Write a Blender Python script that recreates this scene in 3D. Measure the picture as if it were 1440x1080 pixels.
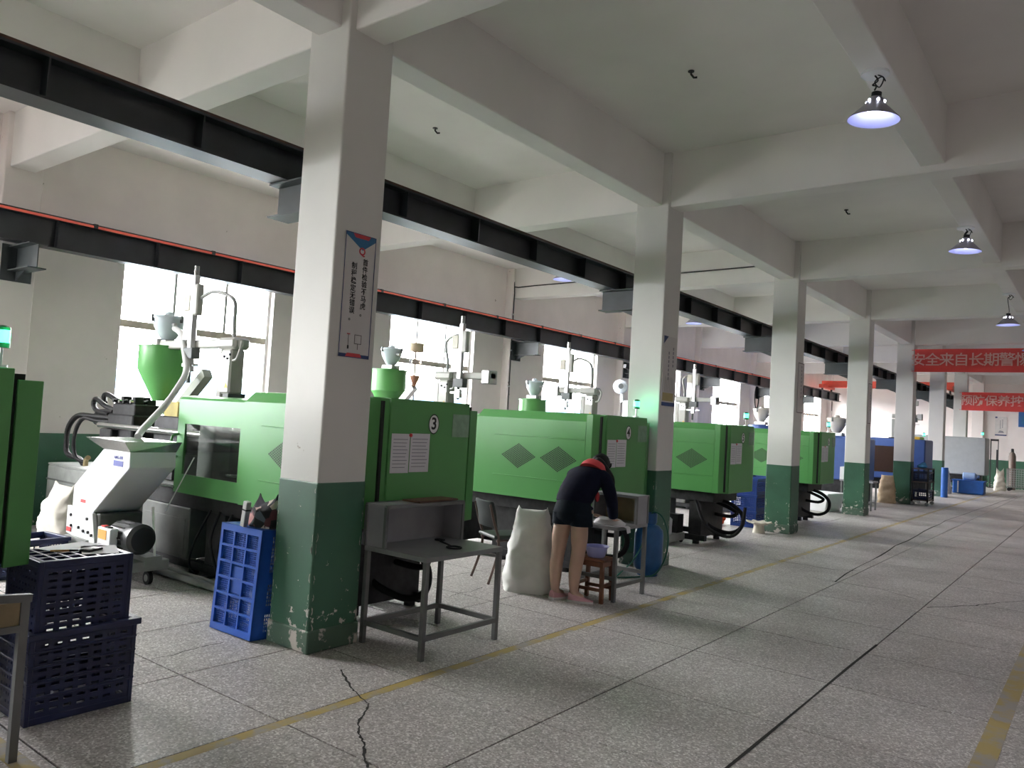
import bpy, bmesh, math, random
from mathutils import Vector, Matrix, Euler
random.seed(7)
for _o in list(bpy.data.objects): bpy.data.objects.remove(_o)
SC = bpy.context.scene
COL = SC.collection
PI = math.pi
def V(*a): return Vector(a)

# ------------------------------------------------------------------ camera
CAM_F, CAM_YAW, CAM_PITCH, CAM_ROLL, CAM_H = 1088.1357, 0.6599, 0.0469, 0.0572, 1.667
_cy, _sy = math.cos(CAM_YAW), math.sin(CAM_YAW)
_F = V(-_sy*math.cos(CAM_PITCH), _cy*math.cos(CAM_PITCH), math.sin(CAM_PITCH))
_R0 = V(_cy, _sy, 0); _U0 = _R0.cross(_F)
_c, _s = math.cos(CAM_ROLL), math.sin(CAM_ROLL)
_R = _c*_R0 + _s*_U0; _U = -_s*_R0 + _c*_U0
cam_data = bpy.data.cameras.new('camera'); cam = bpy.data.objects.new('camera', cam_data); COL.objects.link(cam)
cam_data.sensor_fit = 'HORIZONTAL'; cam_data.sensor_width = 36.0; cam_data.lens = CAM_F*36.0/1440.0
cam_data.clip_start = 0.05; cam_data.clip_end = 500
_M = Matrix((( _R.x, _U.x, -_F.x, 0), (_R.y, _U.y, -_F.y, 0), (_R.z, _U.z, -_F.z, CAM_H), (0, 0, 0, 1)))
cam.matrix_world = _M
SC.camera = cam

# ------------------------------------------------------------------ world, exposure
world = bpy.data.worlds.new('overcast_sky'); SC.world = world; world.use_nodes = True
_bg = world.node_tree.nodes['Background']
_bg.inputs['Color'].default_value = (1.0, 0.938, 0.965, 1); _bg.inputs['Strength'].default_value = 70.0
SC.view_settings.view_transform = 'Standard'; SC.view_settings.look = 'None'
SC.view_settings.gamma = 1.0; SC.view_settings.use_curve_mapping = False
SC.view_settings.exposure = 0.0
SC.cycles.max_bounces = 10; SC.cycles.diffuse_bounces = 7; SC.cycles.transparent_max_bounces = 16
SC.cycles.sample_clamp_indirect = 6.0
SC.cycles.caustics_reflective = False; SC.cycles.caustics_refractive = False

# layout of the hall (metres)
WALL_X, PIL_X, END_Y, BACK_Y, RIGHT_X = -10.75, -10.55, 38.6, -11.8, 13.9
SLAB_Z = 5.05
COL_X0, COL_X1 = -4.73, -4.294
def col_y(k): return 3.431 + 5.008*k
WIN_Y0, WIN_W, WIN_Z0, WIN_Z1 = 5.03, 2.42, 1.2, 3.78
WIN_KS = range(-3, 7)
BACK_WINS = [(-9.4, -7.6)]
def portal(loc, rot, sx, sy):
    d = bpy.data.lights.new('window_portal', 'AREA'); d.shape = 'RECTANGLE'; d.size = sx; d.size_y = sy
    d.cycles.is_portal = True
    o = bpy.data.objects.new('window_portal', d); COL.objects.link(o); o.location = loc; o.rotation_euler = rot
for k in WIN_KS:
    portal((WALL_X-0.25, WIN_Y0+5.008*k+WIN_W/2, (WIN_Z0+WIN_Z1)/2), (0, -PI/2, 0), WIN_Z1-WIN_Z0, WIN_W)
for a, b in BACK_WINS:
    portal(((a+b)/2, BACK_Y-0.25, 2.2), (PI/2, 0, 0), b-a, 3.2)

# ------------------------------------------------------------------ materials
MATS = {}
def _nt(name):
    m = bpy.data.materials.new(name); m.use_nodes = True
    return m, m.node_tree, m.node_tree.nodes, m.node_tree.links, m.node_tree.nodes['Principled BSDF']
def ramp(N, stops):
    r = N.new('ShaderNodeValToRGB'); e = r.color_ramp.elements
    while len(e) < len(stops): e.new(0.5)
    for i, (p, c) in enumerate(stops):
        e[i].position = p; e[i].color = (c, c, c, 1) if not isinstance(c, tuple) else (*c, 1)
    return r
def pmat(name, col, rough=0.5, metal=0.0, var=0.08, scale=6.0, bump=0.0, bscale=60.0, emit=None, alpha=None, spec=0.5):
    if name in MATS: return MATS[name]
    m, t, N, L, B = _nt(name)
    B.inputs['Roughness'].default_value = rough; B.inputs['Metallic'].default_value = metal
    B.inputs['Specular IOR Level'].default_value = spec
    tc = N.new('ShaderNodeTexCoord')
    n = N.new('ShaderNodeTexNoise'); n.inputs['Scale'].default_value = scale; n.inputs['Detail'].default_value = 5
    L.new(tc.outputs['Object'], n.inputs['Vector'])
    r = ramp(N, [(0.3, tuple(c*(1-var) for c in col)), (0.7, tuple(min(1, c*(1+var)) for c in col))])
    L.new(n.outputs['Fac'], r.inputs['Fac']); L.new(r.outputs['Color'], B.inputs['Base Color'])
    if bump:
        n2 = N.new('ShaderNodeTexNoise'); n2.inputs['Scale'].default_value = bscale; n2.inputs['Detail'].default_value = 4
        L.new(tc.outputs['Object'], n2.inputs['Vector'])
        b = N.new('ShaderNodeBump'); b.inputs['Strength'].default_value = bump; b.inputs['Distance'].default_value = 0.01
        L.new(n2.outputs['Fac'], b.inputs['Height']); L.new(b.outputs['Normal'], B.inputs['Normal'])
    if emit:
        B.inputs['Emission Color'].default_value = (*emit[0], 1); B.inputs['Emission Strength'].default_value = emit[1]
    if alpha is not None: B.inputs['Alpha'].default_value = alpha
    MATS[name] = m
    return m
def worn_mat(name, col, chip, lo=0.62, hi=0.66, scale=3.0, low_bias=0.25, rough=0.55, stain=0.12, height=1.2):
    """paint that has flaked off in patches, more of them near the foot of the wall"""
    if name in MATS: return MATS[name]
    m, t, N, L, B = _nt(name)
    B.inputs['Roughness'].default_value = rough
    g = N.new('ShaderNodeNewGeometry')
    n = N.new('ShaderNodeTexNoise'); n.inputs['Scale'].default_value = scale; n.inputs['Detail'].default_value = 8; n.inputs['Roughness'].default_value = 0.62
    L.new(g.outputs['Position'], n.inputs['Vector'])
    s = N.new('ShaderNodeSeparateXYZ'); L.new(g.outputs['Position'], s.inputs[0])
    mr = N.new('ShaderNodeMapRange'); mr.inputs['From Min'].default_value = 0.0; mr.inputs['From Max'].default_value = height
    mr.inputs['To Min'].default_value = low_bias; mr.inputs['To Max'].default_value = 0.0
    L.new(s.outputs['Z'], mr.inputs['Value'])
    pw = N.new('ShaderNodeMath'); pw.operation = 'POWER'; pw.inputs[1].default_value = 1.0
    ad = N.new('ShaderNodeMath'); ad.operation = 'ADD'; L.new(n.outputs['Fac'], ad.inputs[0]); L.new(mr.outputs['Result'], ad.inputs[1])
    r = ramp(N, [(lo, 0.0), (hi, 1.0)]); L.new(ad.outputs[0], r.inputs['Fac'])
    n2 = N.new('ShaderNodeTexNoise'); n2.inputs['Scale'].default_value = 1.7; n2.inputs['Detail'].default_value = 6
    L.new(g.outputs['Position'], n2.inputs['Vector'])
    c2 = ramp(N, [(0.3, tuple(c*(1-stain) for c in col)), (0.65, tuple(min(1, c*(1+stain*0.5)) for c in col))]); L.new(n2.outputs['Fac'], c2.inputs['Fac'])
    mx = N.new('ShaderNodeMix'); mx.data_type = 'RGBA'
    L.new(r.outputs['Color'], mx.inputs['Factor']); L.new(c2.outputs['Color'], mx.inputs[6]); mx.inputs[7].default_value = (*chip, 1)
    L.new(mx.outputs[2], B.inputs['Base Color'])
    b = N.new('ShaderNodeBump'); b.inputs['Strength'].default_value = 0.35; b.inputs['Distance'].default_value = 0.004; b.invert = True
    L.new(r.outputs['Color'], b.inputs['Height']); L.new(b.outputs['Normal'], B.inputs['Normal'])
    MATS[name] = m
    return m
def terrazzo():
    m, t, N, L, B = _nt('terrazzo')
    g = N.new('ShaderNodeNewGeometry')
    v = N.new('ShaderNodeTexVoronoi'); v.inputs['Scale'].default_value = 100.0
    L.new(g.outputs['Position'], v.inputs['Vector'])
    sp = N.new('ShaderNodeSeparateColor'); L.new(v.outputs['Color'], sp.inputs[0])
    r1 = ramp(N, [(0.0, (0.30, 0.275, 0.26)), (0.40, (0.46, 0.425, 0.41)), (0.75, (0.56, 0.525, 0.505)), (1.0, (0.88, 0.85, 0.83))]); L.new(sp.outputs[0], r1.inputs['Fac'])
    n = N.new('ShaderNodeTexNoise'); n.inputs['Scale'].default_value = 0.8; n.inputs['Detail'].default_value = 7; n.inputs['Roughness'].default_value = 0.6
    L.new(g.outputs['Position'], n.inputs['Vector'])
    r2 = ramp(N, [(0.3, 0.70), (0.66, 1.0)]); L.new(n.outputs['Fac'], r2.inputs['Fac'])
    mx = N.new('ShaderNodeMix'); mx.data_type = 'RGBA'; mx.blend_type = 'MULTIPLY'; mx.inputs['Factor'].default_value = 1.0
    L.new(r1.outputs['Color'], mx.inputs[6]); L.new(r2.outputs['Color'], mx.inputs[7]); L.new(mx.outputs[2], B.inputs['Base Color'])
    r3 = ramp(N, [(0.3, 0.5), (0.7, 0.3)]); L.new(n.outputs['Fac'], r3.inputs['Fac']); L.new(r3.outputs['Color'], B.inputs['Roughness'])
    MATS['terrazzo'] = m
    return m
def thin_glass(name, tint, gloss=0.06, rough=0.03):
    m, t, N, L, B = _nt(name); N.remove(B)
    tr = N.new('ShaderNodeBsdfTransparent'); tr.inputs[0].default_value = (*tint, 1)
    gl = N.new('ShaderNodeBsdfGlossy'); gl.inputs['Roughness'].default_value = rough
    mx = N.new('ShaderNodeMixShader'); mx.inputs[0].default_value = gloss
    L.new(tr.outputs[0], mx.inputs[1]); L.new(gl.outputs[0], mx.inputs[2]); L.new(mx.outputs[0], N['Material Output'].inputs[0])
    MATS[name] = m
    return m

# ------------------------------------------------------------------ mesh builder
class MB:
    def __init__(s): s.v = []; s.f = []
    def add(s, vs, fs):
        o = len(s.v); s.v += [tuple(p) for p in vs]; s.f += [tuple(i+o for i in f) for f in fs]; return s
    def box(s, x0, x1, y0, y1, z0, z1, M=None):
        vs = [V(x, y, z) for z in (z0, z1) for y in (y0, y1) for x in (x0, x1)]
        if M: vs = [M @ p for p in vs]
        return s.add(vs, [(0,2,3,1),(4,5,7,6),(0,1,5,4),(2,6,7,3),(0,4,6,2),(1,3,7,5)])
    def cyl(s, a, b, r, r2=None, n=12, caps=True):
        a, b = V(*a), V(*b); r2 = r if r2 is None else r2
        d = (b-a).normalized(); u = d.orthogonal().normalized(); w = d.cross(u)
        vs = []
        for p, q in ((a, r), (b, r2)):
            vs += [p + (u*math.cos(2*PI*i/n) + w*math.sin(2*PI*i/n))*q for i in range(n)]
        fs = [(i, (i+1)%n, n+(i+1)%n, n+i) for i in range(n)]
        if caps: fs += [tuple(range(n-1, -1, -1)), tuple(range(n, 2*n))]
        return s.add(vs, fs)
    def tube(s, pts, r, n=8):
        pts = [V(*p) for p in pts]; m = len(pts); vs = []; u = None
        for i, p in enumerate(pts):
            d = (pts[min(i+1, m-1)] - pts[max(i-1, 0)]).normalized()
            if u is None: u = d.orthogonal().normalized()
            else:
                u = u - d*u.dot(d)
                u = u.normalized() if u.length > 1e-6 else d.orthogonal().normalized()
            w = d.cross(u); rr = r[i] if isinstance(r, (list, tuple)) else r
            vs += [p + (u*math.cos(2*PI*j/n) + w*math.sin(2*PI*j/n))*rr for j in range(n)]
        fs = [(i*n+j, i*n+(j+1)%n, (i+1)*n+(j+1)%n, (i+1)*n+j) for i in range(m-1) for j in range(n)]
        fs += [tuple(range(n-1, -1, -1)), tuple(range((m-1)*n, m*n))]
        return s.add(vs, fs)
    def lathe(s, prof, c=(0, 0, 0), n=24, M=None, close=True):
        vs = []
        for r, z in prof:
            for j in range(n):
                p = V(r*math.cos(2*PI*j/n), r*math.sin(2*PI*j/n), z)
                if M: p = M @ p
                vs.append(p + V(*c))
        m = len(prof)
        fs = [(i*n+j, i*n+(j+1)%n, (i+1)*n+(j+1)%n, (i+1)*n+j) for i in range(m-1) for j in range(n)]
        if close: fs += [tuple(range(n-1, -1, -1)), tuple(range((m-1)*n, m*n))]
        return s.add(vs, fs)
    def prism(s, poly, axis, a, b):
        """poly: 2-D outline in the two other axes (order x,y,z), extruded along axis from a to b"""
        def P(p, t):
            if axis == 'x': return V(t, p[0], p[1])
            if axis == 'y': return V(p[0], t, p[1])
            return V(p[0], p[1], t)
        n = len(poly); vs = [P(p, a) for p in poly] + [P(p, b) for p in poly]
        fs = [tuple(range(n)), tuple(range(2*n-1, n-1, -1))] + [(i, n+i, n+(i+1)%n, (i+1)%n) for i in range(n)]
        return s.add(vs, fs)
    def bar(s, a, b, w, h=None, up=(0, 0, 1)):
        a, b = V(*a), V(*b); h = w if h is None else h
        d = (b-a).normalized(); u = V(*up)
        if abs(d.dot(u)) > 0.99: u = V(1, 0, 0)
        r = d.cross(u).normalized(); t = r.cross(d)
        vs = [p + r*(i*w/2) + t*(j*h/2) for p in (a, b) for i, j in ((-1,-1),(1,-1),(1,1),(-1,1))]
        return s.add(vs, [(3,2,1,0),(4,5,6,7),(0,1,5,4),(1,2,6,5),(2,3,7,6),(3,0,4,7)])
    def ell(s, c, r, n=12, m=8, M=None):
        vs = []
        for i in range(m+1):
            th = PI*i/m
            for j in range(n):
                p = V(r[0]*math.sin(th)*math.cos(2*PI*j/n), r[1]*math.sin(th)*math.sin(2*PI*j/n), r[2]*math.cos(th))
                vs.append((M @ p if M else p) + V(*c))
        return s.add(vs, [(i*n+j, (i+1)*n+j, (i+1)*n+(j+1)%n, i*n+(j+1)%n) for i in range(m) for j in range(n)])
    def grid(s, xs, ys, solid, t, M=None):
        """slab in the xy plane, thickness t along z, with the cells where solid(i,j) is false left open: one connected piece"""
        nx, ny = len(xs), len(ys); idx = {}
        def vid(i, j, k):
            if (i, j, k) not in idx:
                p = V(xs[i], ys[j], t*k); p = M @ p if M else p
                idx[(i, j, k)] = len(s.v); s.v.append(tuple(p))
            return idx[(i, j, k)]
        S = lambda i, j: 0 <= i < nx-1 and 0 <= j < ny-1 and solid(i, j)
        for i in range(nx-1):
            for j in range(ny-1):
                if not S(i, j): continue
                s.f.append((vid(i,j,1), vid(i+1,j,1), vid(i+1,j+1,1), vid(i,j+1,1)))
                s.f.append((vid(i,j,0), vid(i,j+1,0), vid(i+1,j+1,0), vid(i+1,j,0)))
                if not S(i-1, j): s.f.append((vid(i,j,0), vid(i,j,1), vid(i,j+1,1), vid(i,j+1,0)))
                if not S(i+1, j): s.f.append((vid(i+1,j,0), vid(i+1,j+1,0), vid(i+1,j+1,1), vid(i+1,j,1)))
                if not S(i, j-1): s.f.append((vid(i,j,0), vid(i+1,j,0), vid(i+1,j,1), vid(i,j,1)))
                if not S(i, j+1): s.f.append((vid(i,j+1,0), vid(i,j+1,1), vid(i+1,j+1,1), vid(i+1,j+1,0)))
        return s
    def mesh(s, name, mat, smooth=None, bevel=0.0, seg=1):
        me = bpy.data.meshes.new(name); me.from_pydata(s.v, [], s.f)
        bm = bmesh.new(); bm.from_mesh(me)
        bmesh.ops.recalc_face_normals(bm, faces=bm.faces)
        if bevel:
            es = [e for e in bm.edges if len(e.link_faces) == 2 and e.calc_face_angle(0) > 0.5]
            bmesh.ops.bevel(bm, geom=es, offset=bevel, segments=seg, affect='EDGES', profile=0.5, clamp_overlap=True)
        if smooth is not None:
            for f in bm.faces: f.smooth = True
            for e in bm.edges:
                if len(e.link_faces) == 2 and e.calc_face_angle(0) > smooth: e.smooth = False
        bm.to_mesh(me); bm.free()
        if mat: me.materials.append(mat)
        return me
    def build(s, name, mat, parent=None, smooth=None, bevel=0.0, seg=1, loc=None):
        return link(name, s.mesh(name, mat, smooth, bevel, seg), parent, loc)
def link(name, me, parent=None, loc=None):
    o = bpy.data.objects.new(name, me); COL.objects.link(o)
    if parent: o.parent = parent
    if loc is not None: o.location = loc
    return o
def tag(o, label, cat, group=None):
    o['label'] = label; o['category'] = cat
    if group: o['group'] = group
    return o
def thing(name, label, cat, loc=(0, 0, 0), rz=0.0, group=None, rot=None):
    o = bpy.data.objects.new(name, None); COL.objects.link(o); o.empty_display_size = 0.1
    o.location = loc; o.rotation_euler = rot if rot else (0, 0, rz)
    return tag(o, label, cat, group)
def struct(o): o['kind'] = 'structure'; return o
def stuff(o): o['kind'] = 'stuff'; return o
def dup(root, loc, rz, label, group=None):
    r = root.copy(); COL.objects.link(r); r.location = loc; r.rotation_euler = (0, 0, rz); r['label'] = label
    if group: r['group'] = group
    for ch in list(root.children):
        c = ch.copy(); COL.objects.link(c); c.parent = r
        for g in list(ch.children):
            d = g.copy(); COL.objects.link(d); d.parent = c
    return r
def text_mesh(name, body, size, mat, depth=0.001, bold=0.0, spacing=1.0, align='CENTER'):
    cu = bpy.data.curves.new(name, 'FONT'); cu.body = body; cu.size = size; cu.extrude = depth; cu.offset = bold
    cu.align_x = align; cu.align_y = 'CENTER'; cu.space_line = spacing; cu.resolution_u = 3
    o = bpy.data.objects.new(name, cu); COL.objects.link(o)
    dg = bpy.context.evaluated_depsgraph_get(); me = bpy.data.meshes.new_from_object(o.evaluated_get(dg))
    bpy.data.objects.remove(o); bpy.data.curves.remove(cu)
    me.materials.clear(); me.materials.append(mat)
    return me
def arc(c, r, a0, a1, n, u, w):
    c, u, w = V(*c), V(*u), V(*w)
    return [c + (u*math.cos(a0+(a1-a0)*i/n) + w*math.sin(a0+(a1-a0)*i/n))*r for i in range(n+1)]
def spline(pts, n=6):
    P = [V(*p) for p in pts]; out = []
    for i in range(len(P)-1):
        p0, p1, p2, p3 = P[max(i-1, 0)], P[i], P[i+1], P[min(i+2, len(P)-1)]
        for k in range(n):
            t = k/n
            out.append(0.5*((2*p1) + (p2-p0)*t + (2*p0-5*p1+4*p2-p3)*t*t + (3*p1-p0-3*p2+p3)*t**3))
    return out + [P[-1]]

WALLM = worn_mat('wall_paint', (0.88, 0.82, 0.795), (0.33, 0.28, 0.23), 0.70, 0.73, 5.0, 0.06, 0.75, 0.05, 3.0)
CEILM = pmat('ceiling_paint', (0.81, 0.785, 0.765), 0.85, 0, 0.04, 1.2)
COLM = worn_mat('column_paint', (0.66, 0.645, 0.62), (0.30, 0.25, 0.21), 0.735, 0.77, 6.0, 0.06, 0.7, 0.05, 2.6)
DADO = worn_mat('dado_green', (0.040, 0.125, 0.075), (0.62, 0.60, 0.55), 0.69, 0.705, 15.0, 0.15, 0.5, 0.25, 0.5)
PLINTH = worn_mat('plinth_paint', (0.075, 0.135, 0.095), (0.50, 0.46, 0.42), 0.58, 0.62, 9.0, 0.05, 0.6, 0.3, 0.3)
TERR = terrazzo()
JOINT = pmat('joint_dark', (0.022, 0.02, 0.018), 0.9, 0, 0.3, 3)
YELLOW = worn_mat('line_yellow', (0.42, 0.32, 0.11), (0.34, 0.315, 0.29), 0.46, 0.60, 5.0, 0.0, 0.5, 0.1)
BLACKSTEEL = pmat('black_steel', (0.020, 0.022, 0.026), 0.38, 0.0, 0.3, 4)
GREYSTEEL = pmat('dark_grey_steel', (0.032, 0.039, 0.041), 0.45, 0.0, 0.25, 4)
RUST = pmat('rusty_rail', (0.06, 0.025, 0.014), 0.7, 0.0, 0.4, 9)
RED = pmat('conductor_red', (0.85, 0.15, 0.11), 0.5, 0, 0.1)
ALU = pmat('aluminium', (0.62, 0.62, 0.62), 0.35, 0.8, 0.08)
WHITEPL = pmat('white_enamel', (0.78, 0.79, 0.80), 0.35, 0, 0.03)
GLASS = thin_glass('window_glass', (0.94, 0.97, 0.96))

# ================================================================== STRUCTURE
# floor: dark bed under terrazzo slabs, the joints between them recessed
fl = struct(MB().box(WALL_X-0.24, RIGHT_X, BACK_Y, END_Y, -0.25, -0.008).build('floor', JOINT))
GX0, GDX, GY0, GDY = -3.475, 0.994, 2.624, 1.005
gap = 0.011
slab = MB().box(-GDX/2+gap/2, GDX/2-gap/2, -GDY/2+gap/2, GDY/2-gap/2, -0.03, 0.0).mesh('floor_slab', TERR)
far = MB()
for i in range(-8, 19):
    for j in range(-15, 37):
        x0, y0 = GX0+i*GDX, GY0+j*GDY
        x1, y1 = x0+GDX, y0+GDY
        if x1 < WALL_X or x0 > RIGHT_X or y1 < BACK_Y or y0 > END_Y: continue
        near = -1 <= y0 < 14.2 and x0 < -0.08*y1 + 0.3 and -10.6 < x0 and y0 > -0.9*x1 - 8.8 + 0.9
        if near: link('floor_slab', slab, fl, ((x0+x1)/2, (y0+y1)/2, 0))
        else: far.box(x0+gap/2, min(x1, RIGHT_X)-gap/2, y0+gap/2, min(y1, END_Y)-gap/2, -0.03, 0.0)
stuff(far.build('distant_slabs', TERR, fl))
# painted lines and cracks in the slabs
def strip(mb, pts, w, z=0.0008, jit=0.0):
    P = [V(p[0], p[1], 0) for p in pts]
    for i in range(len(P)):
        d = (P[min(i+1, len(P)-1)]-P[max(i-1, 0)]).normalized(); n = V(-d.y, d.x, 0)
        ww = w*(1+jit*random.uniform(-1, 1))
        mb.v += [tuple(P[i]+n*ww/2+V(0, 0, z)), tuple(P[i]-n*ww/2+V(0, 0, z))]
    o = len(mb.v)-2*len(P)
    mb.f += [(o+2*i, o+2*i+1, o+2*i+3, o+2*i+2) for i in range(len(P)-1)]
    return mb
def jag(pts, amp, n):
    out = []
    for a, b in zip(pts[:-1], pts[1:]):
        for k in range(n):
            t = k/n; out.append((a[0]+(b[0]-a[0])*t+random.uniform(-amp, amp), a[1]+(b[1]-a[1])*t+random.uniform(-amp, amp)))
    return out+[pts[-1]]
strip(MB(), [(-3.435, -3), (-3.435, 38)], 0.075).build('painted_line', YELLOW, fl)
strip(MB(), [(-0.505, 1.0), (-0.505, 38)], 0.11).build('painted_line', YELLOW, fl)
strip(MB(), [(-6.6, 1.52), (-3.4, 1.52)], 0.09).build('painted_line', YELLOW, fl)
strip(MB(), jag([(-3.894, 3.399), (-3.627, 3.242), (-3.472, 3.179), (-3.334, 3.128), (-3.262, 3.048), (-3.18, 2.914), (-3.069, 2.827), (-2.954, 2.755), (-2.827, 2.651), (-2.732, 2.585)], 0.006, 6), 0.012, 0.0012, 0.5).build('floor_crack', JOINT, fl)
strip(MB(), jag([(-1.487, 1.5), (-1.487, 7.0)], 0.006, 6), 0.014, 0.0012, 0.5).build('floor_crack', JOINT, fl)
strip(MB(), jag([(-2.533, 9.602), (-2.701, 13.798), (-2.857, 19.643), (-2.59, 32.911)], 0.02, 6), 0.02, 0.0012, 0.5).build('floor_crack', JOINT, fl)
strip(MB(), jag([(-1.47, 8.997), (-1.13, 9.515), (-0.95, 9.939), (-0.725, 10.377)], 0.02, 6), 0.014, 0.0012, 0.5).build('floor_crack', JOINT, fl)
strip(MB(), jag([(-3.624, 10.515), (-2.782, 10.461), (-2.53, 10.657)], 0.02, 6), 0.014, 0.0012, 0.5).build('floor_crack', JOINT, fl)
strip(MB(), jag([(-2.533, 9.602), (-2.013, 9.614), (-1.608, 9.366)], 0.02, 6), 0.012, 0.0012, 0.5).build('floor_crack', JOINT, fl)
strip(MB(), jag([(-4.823, 5.474), (-4.875, 5.642), (-4.834, 5.792), (-4.895, 6.015)], 0.01, 6), 0.008, 0.0012, 0.5).build('floor_crack', JOINT, fl)
strip(MB(), jag([(-4.856, 2.583), (-4.849, 2.769), (-4.898, 2.998), (-4.892, 3.182)], 0.01, 6), 0.008, 0.0012, 0.5).build('floor_crack', JOINT, fl)
# walls -------------------------------------------------------------
def wall_with_openings(name, u0, u1, z1, ops, T):
    us = sorted({u0, u1, *[a for o in ops for a in o[:2]]}); zs = sorted({0.0, z1, *[a for o in ops for a in o[2:]]})
    def solid(i, j):
        cu, cz = (us[i]+us[i+1])/2, (zs[j]+zs[j+1])/2
        return not any(a < cu < b and c < cz < d for a, b, c, d in ops)
    return struct(MB().grid(us, zs, solid, 0.24, T).build(name, WALLM))
win_ops = [(WIN_Y0+5.008*k, WIN_Y0+5.008*k+WIN_W, WIN_Z0, WIN_Z1) for k in WIN_KS]
TL = Matrix(((0, 0, -1, WALL_X), (1, 0, 0, 0), (0, 1, 0, 0), (0, 0, 0, 1)))
wl = wall_with_openings('wall_left', BACK_Y-0.24, END_Y+0.24, SLAB_Z, win_ops, TL)
TE = Matrix(((1, 0, 0, 0), (0, 0, 1, END_Y), (0, 1, 0, 0), (0, 0, 0, 1)))
we = wall_with_openings('wall_end', WALL_X, RIGHT_X, SLAB_Z, [], TE)
TB = Matrix(((1, 0, 0, 0), (0, 0, -1, BACK_Y), (0, 1, 0, 0), (0, 0, 0, 1)))
back_ops = [(a, b, 0.6, 3.8) for a, b in BACK_WINS]
wb = wall_with_openings('wall_back', WALL_X, RIGHT_X, SLAB_Z, back_ops, TB)
wr = struct(MB().box(RIGHT_X, RIGHT_X+0.24, BACK_Y-0.24, END_Y+0.24, 0, SLAB_Z).build('wall_right', WALLM))
MB().box(WALL_X, WALL_X+0.004, BACK_Y, END_Y, 0.0, 1.166).build('dado', DADO, wl)
MB().box(WALL_X, RIGHT_X, END_Y-0.004, END_Y, 0.0, 1.166).build('dado', DADO, we)
CHIPM = pmat('bare_plaster', (0.56, 0.53, 0.48), 0.8, 0, 0.15)
# columns, pilasters, brackets ---------------------------------------
def bracket(x0, x1, yc, z0, z1, plate_x, parent):
    b = MB(); s = 1 if x1 > x0 else -1
    b.prism([(yc-0.10, z0), (yc+0.10, z0), (yc+0.10, z0+0.014), (yc+0.006, z0+0.014), (yc+0.006, z1-0.014), (yc+0.10, z1-0.014), (yc+0.10, z1), (yc-0.10, z1), (yc-0.10, z1-0.014), (yc-0.006, z1-0.014), (yc-0.006, z0+0.014), (yc-0.10, z0+0.014)], 'x', x0, x1)
    b.box(min(plate_x, plate_x+s*0.014), max(plate_x, plate_x+s*0.014), yc-0.17, yc+0.17, z0-0.12, z1+0.02)
    b.prism([(x0, z0), (x0+s*0.28, z0), (x0, z0-0.11)], 'y', yc-0.006, yc+0.006)
    return b.build('crane_bracket', GREYSTEEL, parent)
ords = ['first', 'second', 'third', 'fourth', 'fifth', 'sixth', 'seventh']
for k in range(-2, 7):
    y = col_y(k); w2, d2 = (COL_X1-COL_X0)/2, 0.2135
    c = struct(MB().box(COL_X0, COL_X1, y, y+0.427, 0, SLAB_Z).build('column', COLM, bevel=0.012, seg=2))
    if k >= 0:
        c['label'] = f'white concrete column with dark green painted foot, {ords[k]} of its row from the camera'
    MB().box(COL_X0-0.003, COL_X1+0.003, y-0.003, y+0.43, 0.10, 1.166).build('dado', DADO, c, bevel=0.012, seg=2)
    MB().box(COL_X0-0.013, COL_X1+0.013, y-0.013, y+0.44, 0, 0.155).build('plinth', PLINTH, c, bevel=0.008)
    if 0 <= k <= 3:   # flakes of paint gone along the corners
        ch = MB()
        for cx, cyy, sx, sy in ((COL_X1, y, -1, 1), (COL_X0, y, 1, 1), (COL_X1, y+0.427, -1, -1)):
            for _ in range(26):
                z = 0.12+1.02*random.random()**1.5; r = random.uniform(0.006, 0.03)*(1.3-z*0.6); a0 = random.random()*6
                for face in (0, 1):
                    if random.random() < 0.25: continue
                    off = random.uniform(0.004, 0.016); n_ = 7; vs_ = []
                    for q_ in range(n_):
                        rr = r*random.uniform(0.6, 1.25); da, dz = rr*0.55*math.cos(a0+q_*2*PI/n_), rr*1.25*math.sin(a0+q_*2*PI/n_)
                        u_ = max(0.013, off+abs(da)*1.0 if da < 0 else off+da)
                        vs_.append((cx+sx*u_, cyy-sy*0.0042, z+dz) if face == 0 else (cx-sx*0.0042, cyy+sy*u_, z+dz))
                    ch.add(vs_, [tuple(range(n_))])
        stuff(ch.build('bare_plaster_chips', CHIPM, c))
    bracket(COL_X0, COL_X0-0.56, y+0.2135, 3.15, 3.42, COL_X0, c)
for k in range(-2, 8):
    y = col_y(k)
    p = MB().box(WALL_X-0.01, PIL_X, y, y+0.43, 0, SLAB_Z).build('pilaster', WALLM, wl, bevel=0.01)
    MB().box(WALL_X, PIL_X+0.004, y-0.004, y+0.434, 0, 1.166).build('dado', DADO, p)
    bracket(PIL_X, PIL_X+0.62, y+0.215, 3.12, 3.42, PIL_X, p)
MB().box(COL_X0, COL_X1, END_Y-0.2, END_Y+0.01, 0, SLAB_Z).build('pilaster', WALLM, we, bevel=0.01)
# ceiling and its beams
ce = struct(MB().box(WALL_X-0.24, RIGHT_X+0.24, BACK_Y-0.24, END_Y+0.24, SLAB_Z, SLAB_Z+0.2).build('ceiling', CEILM))
for k in range(-3, 8):
    y = col_y(k)
    MB().box(WALL_X-0.02, RIGHT_X, y+0.06, y+0.34, 4.38, SLAB_Z+0.02).build('cross_beam', CEILM, ce, bevel=0.012, seg=2)
for x0, x1, z in ((-4.645, -4.386, 4.40), (1.50, 1.76, 4.40), (-7.72, -7.49, 4.45), (-1.56, -1.337, 4.45), (4.5, 4.73, 4.45), (7.6, 7.86, 4.40)):
    MB().box(x0, x1, BACK_Y, END_Y, z, SLAB_Z+0.02).build('long_beam', CEILM, ce, bevel=0.012, seg=2)
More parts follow.
